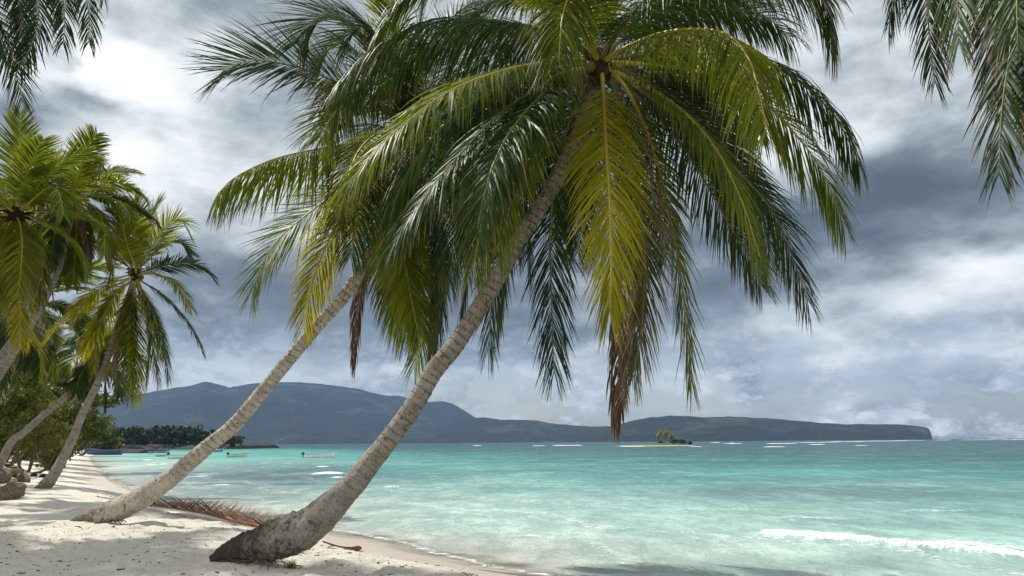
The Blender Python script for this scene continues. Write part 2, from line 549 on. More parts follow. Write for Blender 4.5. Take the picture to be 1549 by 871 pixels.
def patch(px, py, rx, ry, colour, a):
    """area of another colour: seagrass with painted cloud reflection (grey blue), bare sand (pale), or painted shade"""
    global wc
    c = flat(px, py); X = rx / FPX * c[1]
    y0 = flat(px, py + ry)[1]; y1 = flat(px, py - ry)[1]
    dx = (wx - c[0] - (wy - c[1]) * c[0] / c[1]) / X
    dy = np.where(wy < c[1], (wy - c[1]) / (c[1] - y0), (wy - c[1]) / (y1 - c[1]))
    e = np.exp(-(dx ** 2 + dy ** 2) ** 1.3 + (fbm(wx * .12, wy * .35, 3, int(px)) - .5) * 1.2)
    e = (np.clip(e, 0, 1) * a)[:, None]
    wc = wc * (1 - e) + np.array(lin(colour)) * e


patch(410, 722, 230, 22, (84, 106, 118), .9)  # grey blue carries dark cloud reflection as well as seagrass
patch(330, 752, 120, 12, (100, 122, 130), .65)
patch(360, 688, 240, 9, (84, 190, 174), .8)
patch(600, 712, 120, 10, (62, 146, 142), .6)
patch(1170, 715, 260, 5, (92, 178, 162), .7)
patch(1300, 745, 330, 14, (88, 124, 130), .75)
patch(960, 786, 260, 16, (186, 222, 208), .7)
patch(690, 790, 160, 16, (190, 222, 208), .6)
patch(1330, 790, 200, 10, (120, 150, 150), .45)
patch(1250, 855, 260, 16, (112, 154, 148), .6)
patch(910, 862, 60, 8, (84, 134, 124), .7)  # palm crown's shadow on the water, painted into the body colour
wc = wc * .88 + .12 * (wc.mean(1, keepdims=True) * np.array([1.08, 1.03, 1.0]))
alpha = np.clip((off + .15 + (fbm(wx * .8, wy * .8, 3, 81) - .5) * 1.6) / 1.1, 0, 1)
keep = off.reshape(WY.shape) > -1.2
F = grid_faces(len(yr), len(ur))
kf = keep.ravel()[F].any(1)
F = F[kf]
used = np.unique(F); remap = np.full(len(wx), -1); remap[used] = np.arange(len(used))

m, t = material('lagoon_water')
p = t.pos()
body = t.attr('body').outputs['Color']; fo = t.attr('foam').outputs['Fac']; al = t.attr('clear').outputs['Fac']
pa = t.scale(p, (1.25, .6, 1))
r1 = t.noise(pa, .9, 5, .62, .4); r2 = t.noise(pa, 4.2, 4, .6, .3); r0 = t.noise(t.scale(p, (.16, .22, 1)), .5, 5, .6, .5)
col = t.mix(t.ramp(r0, [(.38, 0), (.66, .42)]), body, t.mix(.5, body, (.10, .19, .20)))
col = t.mix(t.ramp(r1, [(.42, .42), (.60, 0)]), col, t.mix(.6, body, (.05, .12, .13)))
r3 = t.noise(t.scale(p, (.26, .13, 1)), 1.0, 5, .62, .5); r4 = t.noise(t.scale(p, (.10, .028, 1)), 1.0, 5, .65, .4)
dkc = t.mix(.62, col, (.035, .085, .10))
col = t.mix(t.ramp(r3, [(.38, .42), (.56, 0)]), col, dkc)
col = t.mix(t.ramp(r4, [(.38, .42), (.55, 0)]), col, dkc)
col = t.mix(t.ramp(r3, [(.53, 0), (.70, .42)]), col, t.mix(.5, col, (.60, .66, .64)))
r5 = t.noise(t.scale(p, (2.0, 1.0, 1)), 1.7, 7, .72, .6); r6 = t.noise(t.scale(p, (.9, .42, 1)), 1.0, 8, .75, .8)
col = t.mix(t.ramp(r5, [(.42, .42), (.49, 0)]), col, t.mix(.6, body, (.04, .11, .12)))
col = t.mix(t.ramp(r6, [(.43, .40), (.50, 0)]), col, t.mix(.6, body, (.04, .11, .12)))
col = t.mix(t.ramp(r6, [(.54, 0), (.64, .28)]), col, t.mix(.5, body, (.68, .74, .72)))
h = t.m('ADD', t.m('MULTIPLY', r1, 1.0), t.m('ADD', t.m('MULTIPLY', r2, .4), t.m('ADD', t.m('MULTIPLY', r3, 1.5), t.m('MULTIPLY', r6, .9))))
bmp = t.bump(h, .7, .18)
dif = t.n('ShaderNodeBsdfDiffuse'); t.put(dif.inputs[0], col); t.put(dif.inputs['Normal'], bmp)
gl = t.n('ShaderNodeBsdfGlossy'); gl.inputs['Roughness'].default_value = .14; t.put(gl.inputs['Normal'], bmp)
fr_ = t.n('ShaderNodeFresnel'); fr_.inputs[0].default_value = 1.33; t.put(fr_.inputs[1], bmp)
mx = t.n('ShaderNodeMixShader'); t.put(mx.inputs[0], t.m('MINIMUM', t.m('MULTIPLY', fr_.outputs[0], .62), .26))
t.put(mx.inputs[1], dif); t.put(mx.inputs[2], gl)
tr = t.n('ShaderNodeBsdfTransparent'); m1 = t.n('ShaderNodeMixShader'); t.put(m1.inputs[0], al); t.put(m1.inputs[1], tr); t.put(m1.inputs[2], mx)
fn = t.noise(t.scale(p, (1.0, 1.35, 1)), 3.2, 7, .72, .9)
fn2 = t.noise(p, 14, 4, .6)
ff = t.m('ADD', fo, t.m('ADD', t.m('MULTIPLY', t.m('SUBTRACT', fn, .5), 1.5), t.m('MULTIPLY', t.m('SUBTRACT', fn2, .5), .35)))
ff = t.ramp(ff, [(.52, 0), (.80, 1)])
ff = t.m('MULTIPLY', ff, t.ramp(fo, [(.06, 0), (.3, 1)]))
fb = t.bsdf((.84, .87, .87), .8, .2, t.bump(fn2, .6, .06))
m2 = t.n('ShaderNodeMixShader'); t.put(m2.inputs[0], ff); t.put(m2.inputs[1], m1); t.put(m2.inputs[2], fb)
t.out(m2)
tag(build('water', np.stack([wx, wy, wz], 1)[used], [remap[F]], m, attrs={'body': wc[used], 'foam': foam[used], 'clear': alpha[used]}), kind='structure')

# surf on the far reef: low torn ridges of white water
MAT['surf'] = plain('surf_foam', (.66, .69, .70), .85, .2, .06, .4)
parts = []
for (px, py, lw, hh) in [(1232, 669.3, 34, .5), (1280, 668.0, 30, .7), (1330, 667.2, 45, .75), (1372, 666.2, 30, .7), (1182, 671, 24, .7), (1108, 671, 15, .9), (1082, 669.5, 8, .8), (1240, 672.5, 12, .5),
                         (1172, 676.0, 16, .35), (1428, 665.6, 14, .8), (1478, 665.3, 26, .8), (1535, 665.0, 20, .9), (858, 673.8, 24, .7), (815, 674.3, 10, .5), (722, 674, 7, .5),
                         (955, 675.3, 20, .35), (1050, 675.5, 10, .3), (215, 680.5, 28, .5), (225, 677.5, 14, .5), (299, 678, 7, .35), (1300, 674, 10, .35), (1510, 664.6, 14, .7)]:
    c = flat(px, py); w = lw / FPX * c[1]
    n = 40
    x = np.linspace(-w, w, n)
    prof = (1 - (x / w) ** 2) ** .5 * (.35 + 1.1 * fbm(x * .35 + px, x * 0 + py, 3, 5))
    yy = c[1] + (fbm(x * .08 + px, x * 0, 2, 9) - .5) * 12
    Vv = []
    for (dy, zz) in [(-2.2, -.05), (-.7, .75), (0, 1.0), (1.2, .55), (4, -.05)]:
        Vv.append(np.stack([c[0] + x, yy + dy, -.03 + zz * hh * .55 * prof], 1))
    parts.append((np.concatenate(Vv), grid_faces(5, n), []))
V, Fs = merge(parts)
tag(build('reef_surf', V, Fs, MAT['surf'], attrs=None), kind='stuff')

# ------------------------------------------------------------------ hills
m, t = material('forested_hill')
p = t.pos()
n1 = t.noise(p, .0045, 7, .68); n2 = t.noise(p, .03, 6, .7)
col = t.mix(n2, (.008, .017, .014), (.030, .050, .034))  # cloud shade over the hills is put into this low albedo
col = t.mix(t.ramp(n1, [(.54, 0), (.66, .7)]), col, (.10, .11, .065))
t.out(t.bsdf(col, .95, .1, t.bump(t.m('ADD', n2, t.m('MULTIPLY', n1, 3.0)), 1.0, 40)))
MAT['hill'] = m


def hill(prof, D, front, back, nx, seed, rough, tree):
    prof = np.array(prof, float)
    px = np.linspace(prof[0, 0], prof[-1, 0], nx)
    top = np.interp(px, prof[:, 0], prof[:, 1])
    hz = 662.5 + (1549 - px) * .0075
    H = np.maximum((hz - top) / FPX * D + CAMZ, 0)
    rows = np.r_[np.linspace(-1, 0, 64), np.linspace(0, 1, 10)[1:]]
    VV = []
    for v in rows:
        Y = D + (v * front if v < 0 else v * back) * (0.8 + .4 * fbm(px * .01, px * 0 + 3, 2, seed))
        X = np.array([at(a, 500, 1)[0] for a in px]) * Y
        k = (1 - abs(v) ** 1.35) if v < 0 else (1 - v ** 1.5)
        spur = (fbm(X * rough, Y * rough * .6, 5, seed + 2) - .5)
        Z = .5 * tree * (fbm(X * .02, Y * .02, 4, seed + 6) - .5) * (H > 8) * (abs(v) < .95) + H * np.clip(k + (1 - k) * k * 2.6 * spur, 0, 1.02) + tree * .35 * (fbm(X * .03, Y * .03, 3, seed + 3) - .35) * (H > 2)
        Z = np.where(abs(v) == 1, -6, Z)
        VV.append(np.stack([X, Y, Z], 1))
    return np.concatenate(VV), grid_faces(len(rows), nx), []


def hz_(x): return 662.5 + (1549 - x) * .0075


PA = [(60, 650), (110, 632), (150, 618), (200, 603), (250, 592), (290, 586), (316, 579), (333, 583), (352, 588), (380, 583), (400, 581), (453, 580), (489, 583), (543, 590), (578, 599), (607, 601), (646, 610), (671, 609), (686, 612), (702, 622), (718, 632), (740, 640), (800, 652), (860, 664), (900, 674)]
PB = [(560, 674), (640, 652), (700, 637), (718, 634), (730, 633), (757, 636), (811, 637), (830, 641), (857, 644), (890, 646), (920, 646), (960, 650), (1020, 660), (1060, 668)]
PC = [(880, 668), (905, 655), (930, 643), (945, 639), (960, 636), (980, 632), (1005, 630.5), (1030, 631), (1060, 632), (1100, 631), (1150, 634), (1200, 638), (1240, 641), (1270, 643.5), (1285, 642), (1300, 642.5), (1340, 643), (1372, 644.5), (1386, 646.5), (1390, 649), (1392, 656), (1393, 663)]
tag(build('hills', *[(lambda a: (a[0], a[1]))(merge([hill(PA, 5000, 1500, 700, 420, 3, .0016, 14)]))][0], MAT['hill']), kind='structure')
V, Fs = merge([hill(PB, 3900, 700, 500, 300, 13, .003, 10)])
tag(build('hills', V, Fs, MAT['hill']), kind='structure')
V, Fs = merge([hill(PC, 3000, 420, 600, 420, 23, .004, 9)])
tag(build('headland', V, Fs, MAT['hill']), kind='structure')

# ------------------------------------------------------------------ fronds
ZUP = np.array([0, 0, 1.0])


def frond_mesh(P, Hdir, roll, n, ll, w, droop, rng, vee=.0, bare=.14, K=5, skip=.04, twist=.28, a0=56, a1=25, sides=(1, 1), lprof=None):
    """P: dense rachis polyline. returns leaflet verts, quads, tint"""
    S0 = nrm(np.cross(Hdir, ZUP)) if np.linalg.norm(np.cross(Hdir, ZUP)) > .05 else np.array([1.0, 0, 0])
    T = nrm(np.gradient(P, axis=0))
    seg = np.r_[0, np.cumsum(np.linalg.norm(np.diff(P, axis=0), axis=1))]; L = seg[-1]
    vs = []; fs = []; ts = []; o = 0
    for sg, on in zip((1, -1), sides):
        if not on: continue
        s = np.linspace(bare, 1, n) + rng.uniform(-.35, .35, n) / n
        s = np.clip(s, bare, .999)
        s = s[rng.rand(n) > skip]
        M = len(s)
        q = s * L
        p = np.stack([np.interp(q, seg, P[:, k]) for k in range(3)], 1)
        tg = nrm(np.stack([np.interp(q, seg, T[:, k]) for k in range(3)], 1))
        S = nrm(S0 - (tg @ S0)[:, None] * tg)
        N = np.cross(S, tg)
        r = roll if np.ndim(roll) == 0 else np.interp(s, np.linspace(0, 1, len(roll)), roll)
        cr, sr = np.cos(r), np.sin(r)
        if np.ndim(r): cr = cr[:, None]; sr = sr[:, None]
        S2 = S * cr + N * sr; N2 = -S * sr + N * cr
        u = (s - bare) / (1 - bare)
        al = np.radians(np.interp(u, [0, .5, 1], [a0, (a0 + a1) / 2 + 4, a1]) + rng.normal(0, 3.2, M))[:, None]
        be = (vee + rng.normal(0, .09, M))[:, None]
        D = np.cos(al) * tg + np.sin(al) * (sg * S2 * np.cos(be) + N2 * np.sin(be))
        lp = lprof or ([0, .08, .3, .6, .85, 1], [.55, .8, 1, .97, .78, .5])
        LL = ll * np.interp(u, *lp) * rng.uniform(.86, 1.08, M)
        dr = droop * rng.uniform(.78, 1.25, M)
        brk = rng.rand(M) < .06; dr[brk] *= 2.6; LL[rng.rand(M) < .07] *= .6
        tw = rng.normal(0, twist, M)[:, None]
        prof = [.45, .95, 1.0, .82, .5, .06] if K == 5 else ([.6, 1, .75, .06] if K == 3 else [.8, .9, .06])
        pts = p.copy(); rr = rng.rand(M)
        side_jit = rng.normal(0, .05, (M, 3))
        for k in range(K + 1):
            Wd = nrm(tg - (tg * D).sum(1, keepdims=True) * D)
            Bn = np.cross(D, Wd)
            Wd = Wd * np.cos(tw) + Bn * np.sin(tw)
            hw = (w / 2 * prof[k]) * np.clip(LL / ll, .5, 1)[:, None]
            vs.append(np.stack([pts - Wd * hw, pts + Wd * hw], 1))
            ts.append(np.stack([np.stack([rr, np.full(M, k / K), u], 1)] * 2, 1))
            if k < K:
                pts = pts + D * (LL / K)[:, None]
                D = nrm(D - ZUP * dr[:, None] * (.35 + .65 * k / K) + side_jit * .5)
        base = o + np.arange(M) * 2
        for k in range(K):
            a = base + k * 2 * M
            b = a + 2 * M
            fs.append(np.stack([a, a + 1, b + 1, b], 1))
        o += (K + 1) * 2 * M
    return np.concatenate([v.reshape(-1, 3) for v in vs]), np.concatenate(fs), np.concatenate([v.reshape(-1, 3) for v in ts])


RIB = {'lime': 'rib_yellow', 'shade': 'rib_green', 'yellow': 'rib_yellow', 'mid': 'rib_yellow', 'dark': 'rib_green', 'tan': 'rib_green', 'brown': 'rib_brown', 'red': 'rib_brown'}


def add_frond(parent, P, kind, roll, seed, n=140, ll=.95, w=.042, droop=.3, rib=.028, K=5, Hdir=None, label=None, ribkind=None, **k):
    rng = np.random.RandomState(seed)
    P, L = resample(catmull(P, 60), 36)
    if Hdir is None:
        Hdir = P[-1] - P[0]; Hdir = np.array([Hdir[0], Hdir[1], 0])
        if np.linalg.norm(Hdir) < .15: Hdir = np.array([0, -1.0, 0])
    v, f, tt = frond_mesh(P, nrm(Hdir), roll, n, ll, w, droop, rng, K=K, **k)
    fo = build('frond', v, [f], MAT[kind], parent, smooth=False, attrs={'tint': tt})
    if label: fo['label'] = label
    tv, tf, t3 = tube(P, np.interp(np.linspace(0, 1, 36), [0, .06, .15, 1], [rib * 1.9, rib * 1.25, rib, rib * .16]), 6)
    build('midrib', tv, [tf, t3], MAT[ribkind or RIB[kind]], fo)
    return fo


def px_frond(C, depth, pts, sign, L):
    """control points given in the photograph, with a real length: what the picture foreshortens goes toward (-1) or away from (+1) the camera"""
    pts = np.array(pts, float)
    s = np.r_[0, np.cumsum(np.hypot(*np.diff(pts, axis=0).T))]; u = s / s[-1]

    def mk(k): return np.array([at(a, b, depth + sign * k * math.sin(q * math.pi / 2)) for (a, b), q in zip(pts, u)])

    def ln(P): return np.linalg.norm(np.diff(P, axis=0), axis=1).sum()
    lo, hi = .15, L
    if ln(mk(lo)) >= L: return mk(lo)
    for _ in range(24):
        md = (lo + hi) / 2
        if ln(mk(md)) < L: lo = md
        else: hi = md
    return mk(lo)


def arc_frond(C, az, e0, bend, L, start=.12):
    P = [np.array(C, float)]; n = 14
    h = np.array([math.sin(az), math.cos(az), 0])
    for i in range(n):
        t_ = (i + .5) / n
        e = max(e0 - bend * t_ ** 1.2, R(-86))
        P.append(P[-1] + (h * math.cos(e) + ZUP * math.sin(e)) * L / n)
    return np.array(P)


def trunk_part(parent, pts, radii, mat, seed, pitch=.11, ns=28, lump=.05, base_l=1.5):
    C4 = np.c_[np.array(pts, float), np.array(radii, float)]
    Q = catmull(C4, 400)
    n = max(60, int(np.linalg.norm(np.diff(Q[:, :3], axis=0), axis=1).sum() / .022))
    n = min(n, 420)
    Q, L = resample(Q, n)
    v = np.linspace(0, L, n)
    th = np.linspace(0, 2 * np.pi, ns, endpoint=False)
    ph = v[:, None] / pitch + .5 * fbm(v[:, None] * 1.5 + np.cos(th) * .5, np.sin(th)[None] * .5 + seed, 2, seed)
    saw = ph - np.floor(ph)
    ringf = np.clip((v - base_l) / 1.5, 0, 1)[:, None]
    bf = np.clip(1 - v / (base_l * 1.3), 0, 1)[:, None]
    big = fbm(v[:, None] * 2 + 9, np.cos(th) * 1.3 + 3, 3, seed + 5) + fbm(v[:, None] * 2.3, np.sin(th) * 1.3 + 7, 3, seed + 6) - 1
    rough_ = fbm(v[:, None] * 9, np.cos(th) * 3 + 3, 3, seed + 7) + fbm(v[:, None] * 8, np.sin(th) * 3 + 7, 3, seed + 8) - 1
    r = Q[:, 3:4] * (1 + .085 * (saw - .5) * ringf + lump * big * .8 + bf * (.16 * big + .20 * rough_ + .20 * (fbm(v[:, None] * 22, np.cos(th) * 7 + 3, 2, seed + 9) + fbm(v[:, None] * 20, np.sin(th) * 7 + 7, 2, seed + 10) - 1)) + .03 * rough_)
    V, Fq, Ft = tube(Q[:, :3], r, ns)
    uv = np.stack([np.tile(th / 6.283, n), np.repeat(v, ns)], 1); uv = np.vstack([uv, [0, 0], [0, L]])
    return build('trunk', V, [Fq, Ft], mat, parent, uv=uv)


def lathe_ball(c, r, sq=1.0, ns=14, nr=9, axis=None):
    a = np.linspace(0, np.pi, nr); b = np.linspace(0, 2 * np.pi, ns, endpoint=False)
    V = np.stack([np.sin(a)[:, None] * np.cos(b), np.sin(a)[:, None] * np.sin(b), np.repeat(np.cos(a)[:, None], ns, 1) * sq], -1).reshape(-1, 3) * r
    return V + np.asarray(c), grid_faces(nr, ns, True), []


def crown_parts(root, C, r, rng, nuts, spread=.28, drop=.30, T=None):
    """fibrous heart of the crown with the stubs of old fronds, and its nuts"""
    parts = []
    v, q, _ = lathe_ball(C + ZUP * (-r * .3), r, 1.5)
    d = v - C
    v = C + d * (1 + .35 * (fbm(d[:, 0] * 9 + 5, d[:, 1] * 9 + d[:, 2] * 7, 3, 77) - .5))[:, None]
    parts.append((v, q, []))
    for i in range(14):
        a = rng.uniform(0, 6.28); e = rng.uniform(-.6, .9)
        dd = np.array([math.cos(a) * math.cos(e), math.sin(a) * math.cos(e), math.sin(e)])
        parts.append(tube(np.array([C + dd * r * .5, C + dd * r * 1.4 + ZUP * .03, C + dd * r * 2.1]), [.05 * r / .2, .035 * r / .2, .012 * r / .2], 6))
    V, Fs = merge(parts)
    build('crown_heart', V, Fs, MAT['fibre'], root)
    for i in range(nuts):
        a = rng.uniform(0, 6.28)
        c = C + np.array([math.cos(a), math.sin(a), 0]) * spread * rng.uniform(.6, 1.0) - ZUP * drop * rng.uniform(.1, 1)
        v, q, _ = lathe_ball(c, .088 * rng.uniform(.85, 1.1), 1.18)
        build('coconut', v, [q], MAT['coconut'], root)


def px_trunk(path, d0, d1, k=1.0):
    """(px, py, radius px) from the butt up -> points and radii, the depth running evenly from d0 to d1"""
    n = len(path); P = []; rr = []
    s = np.r_[0, np.cumsum([math.hypot(path[i + 1][0] - path[i][0], path[i + 1][1] - path[i][1]) for i in range(n - 1)])]; s = s / s[-1]
    for (x, y, r_), u in zip(path, s):
        dd = d0 + (d1 - d0) * u
        P.append(at(x, y, dd)); rr.append(r_ / FPX * dd * k)
    return P, rr


# ---- palm one: the big leaning palm
D1 = 10.7
path1 = [(318, 845, 4), (344, 836, 14), (380, 827, 21), (422, 815, 28), (465, 797, 27.5), (500, 767, 22), (535, 732, 18), (562, 698, 16), (590, 663, 14.8), (627, 611, 14.4), (657, 560, 14), (689, 521, 13.8), (734, 450, 13.3), (775, 380, 13), (818, 310, 13), (850, 255, 13.5), (885, 180, 14), (903, 110, 14)]
P, rr = px_trunk(path1, D1, 10.95)
palm1 = empty('coconut_palm', on_sand(P[3][0], P[3][1]), label='biggest leaning coconut palm, dark swollen butt, grey ringed trunk, crown cut by the top edge', cat='palm tree', group='coconut palms along the beach')
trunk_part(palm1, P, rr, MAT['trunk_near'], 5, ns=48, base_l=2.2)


def root_mat(root, P, rr, n, seed):
    """short fibrous roots spreading from the underside of the butt into the sand"""
    rng = np.random.RandomState(seed); parts = []
    Q = catmull(np.c_[np.array(P), np.array(rr)], 60)
    for i in range(n):
        q = Q[rng.randint(0, 60)]
        a = rng.uniform(0, 6.28); d = np.array([math.cos(a), math.sin(a), 0]); r_ = q[3]
        gz_ = sand_z(q[0], q[1])[0]
        if q[2] - r_ > gz_ + .04: continue
        st = q[:3] + d * r_ * .85; st[2] = min(st[2], gz_ + rng.uniform(.01, .09)); e = q[:3] + d * (r_ * .95 + rng.uniform(.03, .20)); e[2] = sand_z(e[0], e[1])[0] - .02
        md = (st + e) / 2 + d * .04 + ZUP * rng.uniform(0, .025)
        Pd, _ = resample(catmull([st, md, e], 12), 7)
        parts.append(tube(Pd, np.linspace(1, .4, 7) * rng.uniform(.004, .010), 5))
    V, Fs = merge(parts)
    build('root_mat', V, Fs, MAT['stem'], root)


root_mat(palm1, P[1:5], rr[1:5], 190, 3)
C1 = at(905, 95, 10.7)
crown_parts(palm1, C1, .20, np.random.RandomState(3), 7, .30, .36)
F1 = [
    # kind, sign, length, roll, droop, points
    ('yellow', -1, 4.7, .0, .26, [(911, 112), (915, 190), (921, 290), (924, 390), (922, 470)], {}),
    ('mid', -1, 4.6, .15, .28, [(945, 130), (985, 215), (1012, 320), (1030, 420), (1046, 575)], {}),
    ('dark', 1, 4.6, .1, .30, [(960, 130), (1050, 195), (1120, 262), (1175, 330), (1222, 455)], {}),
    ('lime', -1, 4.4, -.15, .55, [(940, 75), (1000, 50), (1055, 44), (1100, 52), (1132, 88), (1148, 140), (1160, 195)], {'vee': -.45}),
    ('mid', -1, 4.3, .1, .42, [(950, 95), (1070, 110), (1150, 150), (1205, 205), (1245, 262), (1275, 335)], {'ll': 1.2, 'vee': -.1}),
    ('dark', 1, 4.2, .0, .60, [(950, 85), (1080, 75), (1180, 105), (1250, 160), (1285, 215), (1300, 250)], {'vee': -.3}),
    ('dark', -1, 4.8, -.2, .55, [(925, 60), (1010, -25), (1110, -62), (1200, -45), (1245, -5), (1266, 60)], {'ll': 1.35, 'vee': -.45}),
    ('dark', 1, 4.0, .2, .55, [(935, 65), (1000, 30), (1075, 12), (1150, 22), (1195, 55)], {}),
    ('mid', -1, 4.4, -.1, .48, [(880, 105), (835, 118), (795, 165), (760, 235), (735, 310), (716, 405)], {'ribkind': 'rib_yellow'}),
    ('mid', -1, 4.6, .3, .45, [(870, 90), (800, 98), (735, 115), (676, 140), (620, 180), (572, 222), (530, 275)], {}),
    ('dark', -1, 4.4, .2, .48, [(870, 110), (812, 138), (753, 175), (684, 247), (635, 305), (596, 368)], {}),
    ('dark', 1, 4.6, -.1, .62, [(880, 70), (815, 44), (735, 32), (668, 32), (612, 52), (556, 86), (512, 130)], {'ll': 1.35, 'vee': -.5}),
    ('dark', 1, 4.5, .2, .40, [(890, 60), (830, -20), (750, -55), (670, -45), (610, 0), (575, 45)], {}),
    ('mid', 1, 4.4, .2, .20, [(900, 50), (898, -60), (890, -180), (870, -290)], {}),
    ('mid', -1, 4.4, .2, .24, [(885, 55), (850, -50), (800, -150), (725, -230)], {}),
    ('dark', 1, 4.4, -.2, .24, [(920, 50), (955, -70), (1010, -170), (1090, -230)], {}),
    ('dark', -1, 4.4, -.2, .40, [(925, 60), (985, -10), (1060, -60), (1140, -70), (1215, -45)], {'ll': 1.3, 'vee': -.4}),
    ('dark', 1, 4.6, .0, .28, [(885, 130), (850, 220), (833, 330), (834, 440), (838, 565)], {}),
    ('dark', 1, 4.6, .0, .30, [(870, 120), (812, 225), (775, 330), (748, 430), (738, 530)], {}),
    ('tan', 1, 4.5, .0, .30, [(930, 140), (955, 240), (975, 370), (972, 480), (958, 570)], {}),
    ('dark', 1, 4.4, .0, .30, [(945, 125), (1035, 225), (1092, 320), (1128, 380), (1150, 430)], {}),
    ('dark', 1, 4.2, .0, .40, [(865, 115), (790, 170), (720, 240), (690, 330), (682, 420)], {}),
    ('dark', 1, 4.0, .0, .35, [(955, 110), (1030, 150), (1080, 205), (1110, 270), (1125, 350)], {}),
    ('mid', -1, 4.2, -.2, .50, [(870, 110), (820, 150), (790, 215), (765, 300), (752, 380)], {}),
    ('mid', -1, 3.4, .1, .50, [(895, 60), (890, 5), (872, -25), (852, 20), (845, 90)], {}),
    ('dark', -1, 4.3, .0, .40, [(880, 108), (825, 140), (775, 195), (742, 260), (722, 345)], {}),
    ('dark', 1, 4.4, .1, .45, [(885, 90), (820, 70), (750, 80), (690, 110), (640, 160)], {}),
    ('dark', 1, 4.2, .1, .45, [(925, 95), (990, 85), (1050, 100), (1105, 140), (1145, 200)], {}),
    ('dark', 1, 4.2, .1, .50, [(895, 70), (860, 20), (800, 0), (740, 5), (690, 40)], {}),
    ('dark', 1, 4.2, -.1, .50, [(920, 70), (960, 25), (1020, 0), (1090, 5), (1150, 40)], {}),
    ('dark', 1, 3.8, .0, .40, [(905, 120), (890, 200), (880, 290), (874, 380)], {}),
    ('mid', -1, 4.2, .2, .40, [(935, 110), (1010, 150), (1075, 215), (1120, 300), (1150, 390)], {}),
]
for i, (kd, sg, L, rl, dr, pts, kw) in enumerate(F1):
    P_ = px_frond(C1, 10.7, [(907, 98)] + pts, sg, L)
    kw = dict(kw)
    if i == 0:
        kw.update(Hdir=np.array([.05, -1.0, 0]), a0=44, a1=12)
    if i == 3:
        kw.update(ll=1.2, a0=64)
    kw.setdefault('ll', 1.08)
    add_frond(palm1, P_, kd, rl, 100 + i, n=165, w=.027, droop=dr, **kw)
rng = np.random.RandomState(95)
for i in range(12):
    add_frond(palm1, arc_frond(C1, R(-75 + 13 * i + rng.uniform(-6, 6)), R(rng.uniform(-10, 55)), R(85), 4.3), 'dark', rng.normal(0, .2), 160 + i, n=130, ll=1.1, w=.028, droop=.3)
for i, pts in enumerate([[(915, 140), (935, 300), (940, 430), (936, 540), (932, 640)], [(935, 140), (960, 290), (968, 400), (962, 480), (955, 560)]]):
    add_frond(palm1, px_frond(C1, 10.7, pts, 1, 4.9), 'brown', .2, 150 + i, n=80, ll=.75 if i == 0 else .7, droop=1.2, label='dead brown frond hanging straight down', a0=32, a1=10, bare=.45 if i == 0 else .3, twist=.8)

# ---- palm two
D2 = 16.3
path2 = [(100, 795, 4), (124, 787, 9), (150, 779, 13.5), (182, 768, 16), (212, 754, 16), (240, 735, 14.2), (262, 720, 12.8), (316, 674, 11.2), (356, 641, 11), (407, 580, 10.2), (474, 500, 9.8), (520, 449, 9.5), (560, 385, 9), (588, 325, 9), (608, 265, 9.5), (622, 220, 10)]
P, rr = px_trunk(path2, D2, 15.6)
palm2 = empty('coconut_palm', on_sand(P[3][0], P[3][1]), label='second leaning coconut palm with slim pale trunk, standing behind the biggest palm', cat='palm tree', group='coconut palms along the beach')
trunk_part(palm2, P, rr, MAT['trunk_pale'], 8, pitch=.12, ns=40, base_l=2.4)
root_mat(palm2, P[1:6], rr[1:6], 200, 4)
DC2 = 15.6
C2 = at(625, 205, DC2)
crown_parts(palm2, C2, .24, np.random.RandomState(4), 5, .32, .4)
